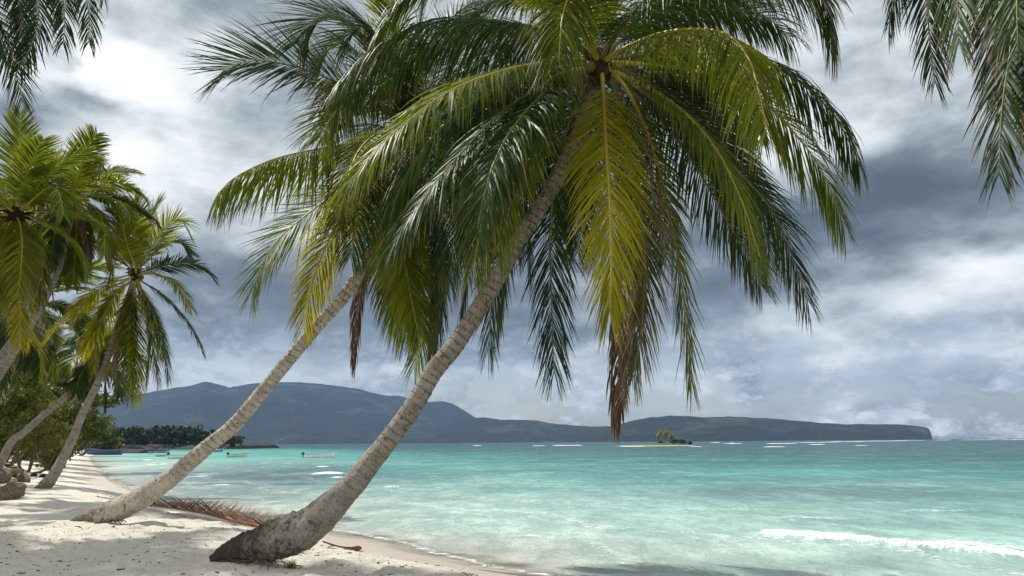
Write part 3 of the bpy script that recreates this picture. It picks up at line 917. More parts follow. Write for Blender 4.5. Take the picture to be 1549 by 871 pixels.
F2 = [
    ('dark', -1, 4.5, 1.05, .08, [(612, 190), (560, 152), (500, 120), (445, 100), (396, 92), (362, 96), (338, 106)], {'ll': 1.45, 'vee': .1, 'a0': 64, 'a1': 24}),
    ('mid', -1, 4.5, .25, .30, [(612, 212), (572, 214), (522, 219), (472, 227), (413, 241), (358, 266), (330, 292)], {'ll': 1.4, 'vee': -.95, 'a0': 72, 'a1': 30}),
    ('mid', 1, 4.6, .95, .10, [(605, 232), (545, 262), (480, 312), (427, 356), (396, 400), (382, 440)], {'ll': 1.4, 'vee': .0, 'a0': 62, 'a1': 24}),
    ('yellow', -1, 4.4, -.6, .30, [(606, 228), (575, 250), (543, 290), (505, 349), (482, 400), (466, 452), (459, 494)], {'ll': 1.15, 'a0': 48}),
    ('dark', -1, 4.3, .8, .12, [(615, 190), (595, 130), (560, 66), (524, 33), (492, 24), (468, 36), (452, 64)], {'ll': 1.4, 'vee': .0, 'a0': 66, 'a1': 24}),
    ('mid', -1, 4.4, .25, .30, [(622, 235), (628, 300), (636, 366), (640, 435), (638, 500), (626, 556)], {'ribkind': 'rib_yellow'}),
    ('dark', 1, 4.4, .0, .35, [(635, 215), (700, 240), (745, 310), (762, 400), (754, 500)], {}),
    ('dark', 1, 4.2, .2, .18, [(625, 195), (630, 100), (640, 0), (655, -90)], {}),
    ('mid', -1, 4.2, .2, .22, [(620, 195), (605, 90), (590, -10), (555, -80)], {}),
    ('dark', 1, 4.2, -.2, .25, [(635, 195), (680, 110), (730, 50), (790, 50)], {}),
    ('dark', 1, 4.0, .0, .35, [(635, 225), (685, 255), (712, 330), (706, 420), (694, 500)], {}),
    ('dark', 1, 4.2, .0, .30, [(615, 240), (592, 330), (600, 420), (618, 500)], {}),
    ('dark', 1, 4.2, .1, .45, [(615, 205), (570, 190), (535, 210), (512, 270), (500, 340)], {}),
    ('mid', -1, 3.8, .1, .45, [(615, 210), (580, 200), (545, 225), (522, 280), (510, 330)], {}),
    ('dark', -1, 4.2, .1, .40, [(620, 195), (570, 130), (535, 130), (505, 165), (490, 210)], {}),
    ('dark', -1, 4.3, .0, .30, [(628, 240), (655, 310), (668, 390), (665, 470), (655, 530)], {}),
    ('dark', -1, 4.2, .1, .40, [(610, 225), (570, 260), (545, 320), (530, 390)], {}),
    ('dark', 1, 4.2, .1, .40, [(620, 230), (610, 300), (612, 380), (606, 470)], {}),
    ('dark', 1, 4.2, .1, .40, [(632, 205), (680, 190), (720, 220), (745, 290), (752, 370)], {}),
    ('mid', -1, 4.2, .1, .35, [(625, 230), (598, 290), (590, 360), (598, 440), (612, 510)], {}),
    ('dark', 1, 4.2, .1, .30, [(612, 195), (560, 110), (530, 70), (500, 70), (470, 110)], {}),
    ('dark', -1, 4.2, .8, .15, [(620, 190), (603, 115), (578, 62), (548, 40), (520, 58)], {'ll': 1.3}),
    ('mid', -1, 4.2, .6, .25, [(615, 195), (578, 158), (545, 148), (508, 168), (484, 208)], {'ll': 1.3}),
    ('dark', 1, 4.2, .5, .25, [(615, 195), (585, 150), (555, 130), (520, 135), (490, 165)], {'ll': 1.25}),
    ('dark', 1, 4.2, -.6, .2, [(628, 190), (650, 110), (680, 50), (715, 10)], {'ll': 1.2}),
    ('mid', -1, 4.0, .6, .2, [(622, 190), (612, 100), (600, 30), (575, -20)], {'ll': 1.2}),
    ('lime', -1, 4.2, .1, .32, [(618, 235), (608, 300), (610, 370), (620, 440), (632, 500)], {}),
]
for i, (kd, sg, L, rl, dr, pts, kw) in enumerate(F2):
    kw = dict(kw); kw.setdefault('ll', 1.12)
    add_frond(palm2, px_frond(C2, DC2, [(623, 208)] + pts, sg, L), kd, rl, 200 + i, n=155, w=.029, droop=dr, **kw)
rng = np.random.RandomState(94)
for i in range(11):
    add_frond(palm2, arc_frond(C2, R(-25 + 15 * i + rng.uniform(-8, 8)), R(rng.uniform(-15, 60)), R(85), 4.2), 'dark', rng.normal(0, .2), 260 + i, n=120, ll=1.1, w=.030, droop=.3)
for i, pts in enumerate([[(635, 205), (690, 195), (740, 215), (775, 270)], [(632, 200), (680, 160), (735, 150), (785, 185)], [(640, 215), (680, 250), (705, 310), (712, 380)]]):
    add_frond(palm2, px_frond(C2, DC2, [(623, 208)] + pts, -1, 4.3), 'dark', .1, 280 + i, n=135, ll=1.1, w=.030, droop=.4)
for i, pts in enumerate([[(605, 250), (570, 340), (548, 420), (538, 490), (535, 555)], [(640, 240), (668, 330), (664, 430), (650, 545)]]):
    add_frond(palm2, px_frond(C2, DC2, pts, 1, 4.6), 'brown', .2, 250 + i, n=70, ll=.7, droop=1.2, label='dead brown frond hanging beside the trunk', a0=32, a1=10, bare=.35, twist=.8)

# ---- palm three: the small one on the left
D3 = 31.0
path3 = [(52, 746, 7), (66, 737, 9), (80, 720, 8), (97, 690, 6.8), (111, 660, 6), (124, 628, 5.6), (140, 595, 5.2), (158, 555, 5), (180, 490, 4.8), (203, 425, 4.8)]
P, rr = px_trunk(path3, D3, 30.5)
palm3 = empty('coconut_palm', on_sand(P[1][0], P[1][1]), label='short coconut palm with open yellowish crown, on the beach left of the two big palms', cat='palm tree', group='coconut palms along the beach')
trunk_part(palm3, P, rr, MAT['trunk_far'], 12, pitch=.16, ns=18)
DC3 = 30.5
C3 = at(205, 412, DC3)
crown_parts(palm3, C3, .19, np.random.RandomState(5), 3, .3, .3)
F3 = [
    ('dark', -1, 3.4, .3, .35, [(212, 412), (245, 402), (280, 397), (305, 403), (321, 418)], {}),
    ('dark', 1, 3.6, .2, .40, [(214, 425), (245, 445), (275, 475), (295, 505), (306, 528)], {}),
    ('lime', -1, 3.4, .3, .18, [(212, 402), (235, 365), (255, 338), (272, 332), (286, 352)], {}),
    ('lime', 1, 3.4, .2, .10, [(208, 400), (216, 362), (226, 328), (240, 302)], {}),
    ('lime', -1, 3.2, .2, .10, [(204, 400), (202, 365), (206, 330), (203, 302)], {}),
    ('lime', -1, 3.4, .0, .35, [(198, 415), (165, 422), (125, 414), (90, 418), (60, 440)], {}),
    ('lime', 1, 3.4, .3, .25, [(198, 402), (175, 365), (150, 345), (125, 340), (105, 360)], {}),
    ('lime', 1, 3.4, .0, .35, [(196, 405), (165, 385), (130, 368), (100, 375), (75, 395)], {}),
    ('yellow', -1, 3.4, -.3, .30, [(198, 425), (178, 440), (158, 475), (140, 510), (127, 535)], {}),
    ('yellow', -1, 3.6, .3, .28, [(195, 422), (160, 438), (120, 462), (90, 488), (72, 510)], {}),
    ('lime', -1, 4.0, .0, .28, [(204, 430), (206, 470), (208, 530), (207, 605)], {}),
    ('dark', 1, 4.0, .0, .30, [(210, 430), (232, 470), (248, 520), (255, 572)], {}),
    ('lime', -1, 3.8, .2, .30, [(200, 430), (185, 470), (178, 520), (176, 575)], {}),
    ('dark', 1, 3.6, .0, .30, [(202, 430), (195, 480), (194, 540), (196, 600)], {}),
    ('tan', 1, 3.6, .0, .30, [(206, 430), (225, 480), (232, 530), (240, 580)], {}),
    ('dark', 1, 3.4, .0, .25, [(200, 405), (185, 350), (180, 310), (170, 290)], {}),
    ('lime', -1, 3.6, .0, .35, [(200, 425), (170, 450), (150, 500), (142, 560)], {}),
    ('yellow', -1, 3.6, .1, .35, [(205, 428), (192, 470), (182, 520), (165, 560)], {}),
    ('lime', 1, 3.6, .1, .35, [(210, 425), (222, 465), (226, 520), (222, 580)], {}),
    ('lime', 1, 3.4, .2, .30, [(196, 405), (160, 372), (125, 360), (95, 380)], {}),
    ('dark', 1, 3.4, .2, .20, [(212, 405), (245, 372), (270, 365), (290, 385)], {}),
    ('lime', -1, 3.6, .1, .35, [(208, 428), (220, 450), (236, 490), (246, 540)], {}),
    ('lime', -1, 3.6, .1, .35, [(203, 430), (196, 470), (194, 530), (199, 590)], {}),
    ('yellow', -1, 3.4, .1, .35, [(198, 420), (168, 428), (135, 448), (108, 480)], {}),
    ('lime', -1, 3.4, .1, .35, [(212, 415), (240, 415), (268, 432), (288, 465)], {}),
    ('lime', -1, 3.4, .3, .15, [(205, 405), (192, 370), (184, 335), (172, 318)], {}),
]
for i, (kd, sg, L, rl, dr, pts, kw) in enumerate(F3):
    add_frond(palm3, px_frond(C3, DC3, [(205, 416)] + pts, sg, L), kd, rl, 300 + i, n=95, ll=1.1, w=.048, droop=dr, rib=.032, K=3, **kw)
add_frond(palm3, px_frond(C3, DC3, [(202, 430), (185, 480), (175, 530), (172, 565)], -1, 3.6), 'brown', .2, 340, n=50, ll=.6, w=.055, droop=1.2, K=3, a0=32, a1=10, label='dead brown frond hanging against the trunk')


def wild_crown(root, C, nf, L, seed, ll, n, w, K=3, kinds=('dark', 'mid', 'mid', 'lime', 'lime'), emin=-55, emax=80, dead=2, rib=.035):
    rng = np.random.RandomState(seed)
    for i in range(nf):
        u = i / (nf - 1)
        e0 = R(emax + (emin - emax) * u) + rng.normal(0, .08)
        az = i * 2.39996 + rng.normal(0, .25)
        kd = kinds[rng.randint(len(kinds))] if u > .15 else 'mid'
        add_frond(root, arc_frond(C, az, e0, R(62 + 35 * rng.rand()) * (.7 if u < .2 else 1), L * rng.uniform(.85, 1.1)), kd, rng.normal(0, .25), seed * 100 + i, n=n, ll=ll, w=w, droop=.18 + .3 * min(1, u * 1.5), rib=rib, K=K)
    for i in range(dead):
        add_frond(root, arc_frond(C, rng.uniform(0, 6.28), R(-50), R(30), L * .9), 'brown', 0, seed * 100 + 60 + i, n=n // 2, ll=ll * .6, w=w, droop=1.0, rib=rib, K=K, a0=35, a1=12)


def full_palm(path, d0, d1, C, nf, L, seed, label, mat='trunk_far', ll=.85, n=80, w=.07, extra=(), name='coconut_palm', base_px=None, nuts=0, **k):
    P, rr = px_trunk(path, d0, d1, .8)
    g = on_sand(P[0][0], P[0][1])
    P[0] = np.array([P[0][0], P[0][1], g[2] - .15])
    root = empty(name, g, label=label, cat='palm tree', group='coconut palms along the beach')
    trunk_part(root, P, rr, MAT[mat], seed, pitch=.16, ns=16)
    crown_parts(root, C, .26, np.random.RandomState(seed), nuts)
    wild_crown(root, C, nf, L, seed, ll, n, w, **k)
    for i, (kd, sg, LL, rl, dr, pts) in enumerate(extra):
        add_frond(root, px_frond(C, d1, pts, sg, LL), kd, rl, seed * 100 + 80 + i, n=n, ll=ll, w=w, droop=dr, rib=.035, K=3)
    return root


# palms of the grove on the left
CA = at(24, 325, 24.5)
full_palm([(-150, 735, 11), (-90, 660, 9), (-30, 590, 8), (5, 535, 7.5), (30, 495, 7), (40, 430, 7), (27, 335, 7)], 25, 24.5, CA, 19, 3.2, 31,
          'tall coconut palm at the left edge with one upright young frond', ll=1.05, n=110, w=.046, nuts=3,
          extra=[('mid', 1, 3.6, .3, .06, [(26, 318), (27, 270), (29, 225), (31, 172)]), ('yellow', -1, 3.4, .0, .3, [(28, 345), (29, 400), (30, 450), (30, 520)]),
                 ('mid', -1, 3.6, .2, .55, [(32, 318), (60, 292), (78, 283), (90, 295), (96, 325)]), ('mid', 1, 3.4, .2, .3, [(30, 318), (60, 280), (95, 245), (130, 232), (150, 245)])])
CB = at(112, 300, 28)
full_palm([(-95, 700, 9), (-50, 640, 8), (0, 566, 7.5), (30, 518, 7), (62, 465, 6.5), (90, 400, 6.5), (110, 310, 6.5)], 29, 28, CB, 22, 3.1, 33,
          'coconut palm with pale straight leaning trunk, its dense crown above the short palm', ll=1.0, n=100, w=.05, nuts=2,
          extra=[('mid', -1, 3.6, .2, .45, [(118, 300), (145, 296), (170, 300), (188, 312), (196, 325)])])
CD = at(150, 540, 36)
full_palm([(-10, 690, 8), (15, 672, 7), (35, 655, 6.5), (62, 631, 6), (95, 603, 5.5), (122, 574, 5), (148, 546, 5)], 36, 36, CD, 9, 2.2, 35,
          'low slanting coconut palm with small yellow crown tucked behind the short palm', ll=.95, n=60, w=.08, kinds=('dark', 'mid', 'dark'), dead=0)
CE = at(52, 455, 40)
full_palm([(-60, 700, 5), (-25, 640, 4.2), (15, 560, 4), (50, 465, 4)], 41, 40, CE, 18, 4.2, 37, 'dark coconut palm deep in the grove, its crown between trunks at the left', ll=1.1, n=70, w=.09, kinds=('dark', 'dark', 'mid'))
CG = at(-10, 470, 34)
full_palm([(-40, 700, 6), (-30, 640, 6), (-18, 560, 6), (-10, 480, 6)], 35, 34, CG, 16, 3.8, 39, 'coconut palm half cut off by the left edge, hanging fronds behind the tall palm', ll=1.1, n=70, w=.085, kinds=('dark', 'mid', 'yellow', 'tan'))
CH = at(122, 500, 72)
full_palm([(98, 690, 2.8), (104, 630, 2.5), (114, 560, 2.5), (122, 505, 2.5)], 74, 72, CH, 16, 5.0, 41, 'small-looking dark coconut palm furthest back in the grove', ll=1.1, n=60, w=.11, kinds=('dark', 'dark', 'mid'))

# palm above on the left: only its hanging fronds reach into the picture
C4 = at(-160, -130, 12.2)
g = on_sand(-15.5, 9.0)
palm4 = empty('coconut_palm', g, label='coconut palm outside the top left corner, only dark hanging frond tips show', cat='palm tree', group='coconut palms along the beach')
trunk_part(palm4, [g - ZUP * .15, g + np.array([1.0, .4, 2.2]), g + np.array([2.8, 1.3, 5.2]), (C4 + g) / 2 + np.array([.9, .3, 1.8]), C4 - ZUP * .1], [.34, .22, .19, .17, .16], MAT['trunk_near'], 14)
crown_parts(palm4, C4, .24, np.random.RandomState(6), 4)
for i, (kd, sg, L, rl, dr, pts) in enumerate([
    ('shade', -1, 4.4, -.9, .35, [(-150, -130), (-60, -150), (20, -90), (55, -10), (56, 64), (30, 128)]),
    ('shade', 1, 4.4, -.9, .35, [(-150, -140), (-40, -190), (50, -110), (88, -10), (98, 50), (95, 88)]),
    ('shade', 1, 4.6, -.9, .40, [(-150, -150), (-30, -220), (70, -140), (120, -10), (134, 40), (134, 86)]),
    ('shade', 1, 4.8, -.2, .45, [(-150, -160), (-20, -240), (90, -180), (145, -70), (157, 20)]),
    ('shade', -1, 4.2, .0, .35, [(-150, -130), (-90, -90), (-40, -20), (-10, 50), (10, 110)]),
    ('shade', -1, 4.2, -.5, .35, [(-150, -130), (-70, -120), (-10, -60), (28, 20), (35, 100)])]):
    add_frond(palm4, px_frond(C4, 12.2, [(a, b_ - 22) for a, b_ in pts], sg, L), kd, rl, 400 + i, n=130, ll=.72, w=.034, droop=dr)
rng = np.random.RandomState(91)
for i in range(13):
    az = R(165) + i / 12 * R(200)
    add_frond(palm4, arc_frond(C4, az, R(rng.uniform(-25, 70)), R(80), 4.3), 'dark', 0, 420 + i, n=70, ll=.95, droop=.3, K=3)

# palm above on the right
D5 = 7.2
C5 = at(1540, -330, D5)
g = on_sand(3.2, -2.5)
palm5 = empty('coconut_palm', g, label='coconut palm outside the top right corner, its drooping fronds hang into the sky', cat='palm tree', group='coconut palms along the beach')
trunk_part(palm5, [g - ZUP * .15, g + np.array([.1, .8, 2.4]), g + np.array([.4, 3.0, 5.2]), g * .25 + C5 * .75 + np.array([0, -.5, .4]), C5 - ZUP * .1], [.34, .22, .19, .17, .16], MAT['trunk_near'], 16)
crown_parts(palm5, C5, .24, np.random.RandomState(7), 4)
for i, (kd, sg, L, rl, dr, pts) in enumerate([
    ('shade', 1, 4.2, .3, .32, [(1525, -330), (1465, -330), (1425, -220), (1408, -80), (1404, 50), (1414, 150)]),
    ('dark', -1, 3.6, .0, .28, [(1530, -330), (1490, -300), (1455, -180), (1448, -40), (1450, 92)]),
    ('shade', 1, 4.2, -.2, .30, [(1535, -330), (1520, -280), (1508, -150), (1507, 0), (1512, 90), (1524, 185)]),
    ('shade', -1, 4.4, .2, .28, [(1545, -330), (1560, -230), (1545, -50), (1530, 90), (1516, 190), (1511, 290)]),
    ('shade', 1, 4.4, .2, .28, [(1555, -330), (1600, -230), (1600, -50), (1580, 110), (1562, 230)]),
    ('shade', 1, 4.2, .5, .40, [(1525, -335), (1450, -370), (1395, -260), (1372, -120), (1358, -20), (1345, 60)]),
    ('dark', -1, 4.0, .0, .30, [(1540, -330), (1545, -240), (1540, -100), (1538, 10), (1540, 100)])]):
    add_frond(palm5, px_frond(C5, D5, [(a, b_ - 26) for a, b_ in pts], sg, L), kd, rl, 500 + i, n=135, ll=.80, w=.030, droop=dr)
rng = np.random.RandomState(92)
for i in range(12):
    az = R(-20) + i / 11 * R(230)
    add_frond(palm5, arc_frond(C5, az, R(rng.uniform(0, 75)), R(75), 4.2), 'dark', 0, 520 + i, n=70, ll=.95, droop=.3, K=3)

# palms of the same grove standing left of the picture; their shade lies on the sand
for i, (x, y, bx, by, z, sd, kn) in enumerate([(-14.5, 13.5, -18, 11, 9.3, 51, 'lower palm of the grove just outside the left edge, nearest the pointed log'), (-13.8, 9.2, -17, 7, 8.3, 53, 'lower palm of the grove outside the left edge, nearest the viewer'), (-18.5, 18.5, -22, 17, 9.0, 55, 'lower palm of the grove outside the left edge, level with the pale trunk'),
                                           (-23, 26, -27, 25, 9, 57, 'lower palm of the grove outside the left edge, level with the short palm'), (-15.4, 16.2, -19, 14, 15, 59, 'tall palm of the grove outside the left edge, standing nearer'), (-18, 17.5, -22, 15, 15, 63, 'tall palm of the grove outside the left edge, standing further left')]):
    g = on_sand(bx, by); C = np.array([x, y, z])
    root = empty('coconut_palm', g, label=kn, cat='palm tree', group='coconut palms just outside the left edge')
    trunk_part(root, [g - ZUP * .15, g + (C - g) * .3 + np.array([.5, 0, -.4]), g + (C - g) * .65 + np.array([.5, 0, 0]), C], [.34, .2, .17, .16], MAT['trunk_far'], sd, ns=14)
    wild_crown(root, C, 22, 4.3, sd, 1.0, 60, .09, dead=0)

# ------------------------------------------------------------------ shrubs and trees behind the grove
def leaf_cloud(c, rad, n, size, seed, clumps=26, flat_=.75):
    rng = np.random.RandomState(seed)
    cc = rng.normal(0, 1, (clumps, 3)); cc = nrm(cc) * (rng.rand(clumps, 1) ** .45) * np.array(rad)
    cr = rng.uniform(.22, .45, clumps) * min(rad)
    k = rng.randint(0, clumps, n)
    d = nrm(rng.normal(0, 1, (n, 3))) * (rng.rand(n, 1) ** .5)
    p = np.asarray(c) + cc[k] + d * cr[k][:, None] * np.array([1.2, 1.2, flat_])
    nn = nrm(rng.normal(0, 1, (n, 3)) + np.array([0, 0, .7]))
    a = nrm(np.cross(nn, rng.normal(0, 1, (n, 3)))); b = np.cross(nn, a)
    s = size * rng.uniform(.6, 1.3, (n, 1))
    V = np.stack([p - a * s, p - b * s * .55, p + a * s, p + b * s * .55], 1).reshape(-1, 3)
    tint = np.repeat(np.stack([np.clip(.5 * rng.rand(clumps)[k] + .6 * rng.rand(n), 0, 1), rng.rand(n), rng.rand(n)], 1), 4, 0)
    return V, np.arange(4 * n).reshape(-1, 4), tint, np.asarray(c) + cc


def shrub(name, base, rad, n, size, seed, mat, label, cat, group, lift=.0, stems=5):
    base = np.asarray(base, float)
    root = empty(name, base, label=label, cat=cat, group=group)
    c = base + ZUP * (rad[2] * .8 + lift)
    V, Q, tt, cc = leaf_cloud(c, rad, n, size, seed)
    build('foliage', V, [Q], MAT[mat], root, smooth=False, attrs={'tint': tt})
    parts = []
    for i in range(stems):
        e = cc[i]; st = base + np.array([(e - base)[0] * .15, (e - base)[1] * .15, -.15])
        md = st * .45 + e * .55 + np.array([0, 0, -.2 * rad[2]])
        Pp, _ = resample(catmull([st, md, e], 20), 10)
        parts.append(tube(Pp, np.linspace(.05 * rad[2] / 1.5, .012, 10), 6))
    V, Fs = merge(parts)
    build('stem', V, Fs, MAT['stem'], root)
    return root


for i, (px, d, rad, n, sz_, mt, lb) in enumerate([
    (14, 46, (3.0, 2.2, 3.4), 3600, .17, 'shrub', 'leafy shrub with reddish leaves at the left edge under the palms'),
    (52, 55, (2.8, 2.4, 3.6), 3400, .18, 'shrub_yellow', 'yellow green shrub between the slanting trunks'),
    (92, 66, (3.2, 2.4, 3.0), 3200, .20, 'shrub', 'round dark shrub right behind the slanting low palm'),
    (-30, 50, (3.5, 3, 3.6), 2600, .20, 'shrub', 'tall dark shrub cut by the left edge'),
    (12, 78, (6, 4, 6.5), 4600, .28, 'shrub', 'broad dark tree behind the grove, leftmost of the back row'),
    (62, 92, (6, 4, 6.4), 4600, .30, 'shrub', 'broad dark tree in the middle of the back row'),
    (98, 122, (7, 5, 7.0), 4600, .34, 'shrub', 'broad dark tree right of the middle in the back row'),
    (124, 170, (8, 5, 6.0), 3600, .40, 'shrub', 'broad dark tree at the beach end of the back row'),
    (148, 232, (6.5, 5, 4.2), 2600, .42, 'shrub', 'dark green tree on the rocky shelf'),
    (170, 236, (4.2, 4, 3.2), 1800, .38, 'shrub_yellow', 'yellow green tree at the tip of the rocky shelf'),
]):
    hzp = hz_(px)
    x = at(px, 600, d)[0]
    b = on_sand(x, d)
    b[2] = max(b[2], .3)
    shrub('beach_shrub' if d < 70 else 'broadleaf_tree', b, rad, n, sz_, 600 + i, mt, lb, 'shrub' if d < 70 else 'tree', 'shrubs and trees behind the grove', lift=.3)

# bare leaning stem
b = hit(62, 690)
pts = [at(x, y, b[1]) for x, y in [(60, 692), (72, 684), (84, 670), (94, 650), (103, 634)]]
Pp, _ = resample(catmull(pts, 30), 30)
V, Q, T3 = tube(Pp, np.linspace(.17, .10, 30) * (b[1] / 60), 10)
tag(build('dead_trunk', V, [Q, T3], MAT['trunk_far'], uv=np.stack([np.zeros(len(V)), np.linspace(0, 3, len(V))], 1)), 'thin bare leaning trunk rising from the beach before the shrubs', 'dead trunk')

# ------------------------------------------------------------------ wooded point, rocky shelf, islet
def rock_slab(x0, x1, y0, y1, h, seed, nx=120, ny=24):
    x = np.linspace(x0, x1, nx); y = np.linspace(y0, y1, ny)
    X, Y = np.meshgrid(x, y)
    u = (X - x0) / (x1 - x0); v = (Y - y0) / (y1 - y0)
    e = np.clip(np.minimum(np.minimum(v, 1 - v) * 9, np.minimum(u, 1 - u) * 50), 0, 1)
    Z = -.6 + (h + .6) * np.clip(e ** .45, 0, 1) * (.72 + .5 * fbm(X * .12, Y * .12, 4, seed)) + .4 * (fbm(X * .6, Y * .6, 2, seed + 1) - .5) * e
    return np.stack([X.ravel(), Y.ravel(), Z.ravel()], 1), grid_faces(ny, nx), []


m, t = material('dark_rock')
n = t.noise(t.pos(), .5, 6, .7)
t.out(t.bsdf(t.mix(n, (.016, .016, .017), (.07, .065, .06)), .9, .2, t.bump(n, .8, .6)))
MAT['rock'] = m
DP = 390
xa = at(95, 600, DP)[0]; xb = at(376, 600, DP)[0]
V, Q, _ = rock_slab(xa, xb, DP - 12, DP + 60, 2.2, 5)
tag(build('rocky_shore', V, [Q], MAT['rock']), kind='structure')
V, Q, _ = rock_slab(at(60, 600, 235)[0], at(240, 600, 235)[0], 226, 246, 1.0, 9)
tag(build('rocky_shore', V, [Q], MAT['rock']), kind='structure')
parts = []; tints = []
rng = np.random.RandomState(12)
for i in range(330):
    u = rng.rand(); px = 110 + 258 * u
    d = DP + rng.uniform(-8, 40)
    top = np.interp(px, [120, 180, 250, 300, 340, 352, 372], [9, 8.2, 8.6, 8.0, 6.5, 4, 3])
    x = at(px, 600, d)[0]
    r = rng.uniform(1.2, 2.8)
    hgt = rng.uniform(.0, 1) ** .8 * top
    v, q, tt, _ = leaf_cloud((x, d, 1.2 + hgt), (r * 1.3, r, r), 90, .75, 900 + i, clumps=6)
    parts.append((v, q, [])); tints.append(tt)
for i in range(34):
    px = rng.uniform(150, 335); d = DP + rng.uniform(-5, 20); x = at(px, 600, d)[0]
    C = np.array([x, d, rng.uniform(8.5, 11.5)])
    for k in range(9):
        a = rng.uniform(0, 6.28); P = arc_frond(C, a, R(rng.uniform(-10, 50)), R(90), 2.6)
        s_ = nrm(np.cross(np.gradient(P, axis=0), ZUP)) * np.interp(np.linspace(0, 1, len(P)), [0, .4, 1], [.2, .5, .08])[:, None]
        v = np.concatenate([P - s_ - ZUP * .15, P + s_ - ZUP * .15])
        parts.append((v, grid_faces(2, len(P)), [])); tints.append(np.full((len(v), 3), rng.rand()))
V, Fs = merge(parts)
tag(build('distant_forest', V, Fs, MAT['forest'], smooth=False, attrs={'tint': np.concatenate(tints)}), kind='stuff')

DI = 375
m, t = material('islet_ground')
n = t.noise(t.pos(), .8, 5, .6); h_ = t.attr('h').outputs['Fac']
col = t.mix(t.ramp(t.m('ADD', h_, t.m('MULTIPLY', t.m('SUBTRACT', n, .5), .5)), [(.32, 0), (.48, 1)]), (.42, .40, .36), t.mix(n, (.05, .10, .02), (.13, .17, .035)))
t.out(t.bsdf(col, .9, .1)); MAT['islet_ground'] = m
X, Y = np.meshgrid(np.linspace(-1, 1, 60), np.linspace(-1, 1, 20))
x0 = at(922, 600, DI)[0]; x1 = at(1052, 600, DI)[0]
r2 = np.clip(1 - X ** 2 - Y ** 2, 0, 1)
hh = r2 ** .6 * (.6 + .8 * fbm(X * 4 + 3, Y * 2, 3, 4)) * np.interp(X, [-1, -.3, .5, 1], [.5, .9, 1.1, .5])
V = np.stack([(x0 + x1) / 2 + X * (x1 - x0) / 2, DI + Y * 12, -.25 + hh * 1.35], -1).reshape(-1, 3)
tag(build('islet_ground', V, [grid_faces(20, 60)], MAT['islet_ground'], attrs={'h': hh.ravel()}), kind='structure')


def islet_palm(px, top, L, seed, lean, label):
    C = at(px, top, DI - 2); b = np.array([C[0] - lean, DI - 2, .55])
    root = empty('coconut_palm', b, label=label, cat='palm tree', group='palms on the islet')
    P, _ = resample(catmull([b - ZUP * .3, (b + C) / 2 + np.array([lean * .1, 0, 0]), C], 20), 14)
    v, q, t3 = tube(P, np.linspace(.22, .15, 14), 7)
    build('trunk', v, [q, t3], MAT['stem'], root)
    wild_crown(root, C, 13, L, seed, .9, 14, .22, K=2, dead=0, rib=.06, kinds=('mid', 'yellow', 'mid'))


islet_palm(996, 655, 2.5, 71, .5, 'leftmost palm on the small islet')
islet_palm(1006, 653.5, 2.6, 73, .3, 'tallest palm on the small islet')
islet_palm(1015, 658, 2.2, 75, -.3, 'lowest palm on the small islet, right of the tallest')
for i, (px, rad, lb) in enumerate([(1000, (1.5, 1.5, .9), 'low bush under the palms on the small islet'), (1020, (2.2, 2, 1.5), 'bush in the middle of the small islet'), (1031, (2.2, 2, 1.5), 'largest bush on the right side of the small islet'), (1043, (1.6, 1.5, .8), 'low bush at the right end of the small islet')]):
    shrub('islet_bush', (at(px, 660, DI)[0], DI, .6), rad, 420, .36, 700 + i, 'islet', lb, 'bush', 'bushes on the islet', stems=3)

# ------------------------------------------------------------------ boats
def paint(name, c, rough=.4):
    if name not in MAT: MAT[name] = plain(name, c, rough, .45, .12, 3)
    return MAT[name]


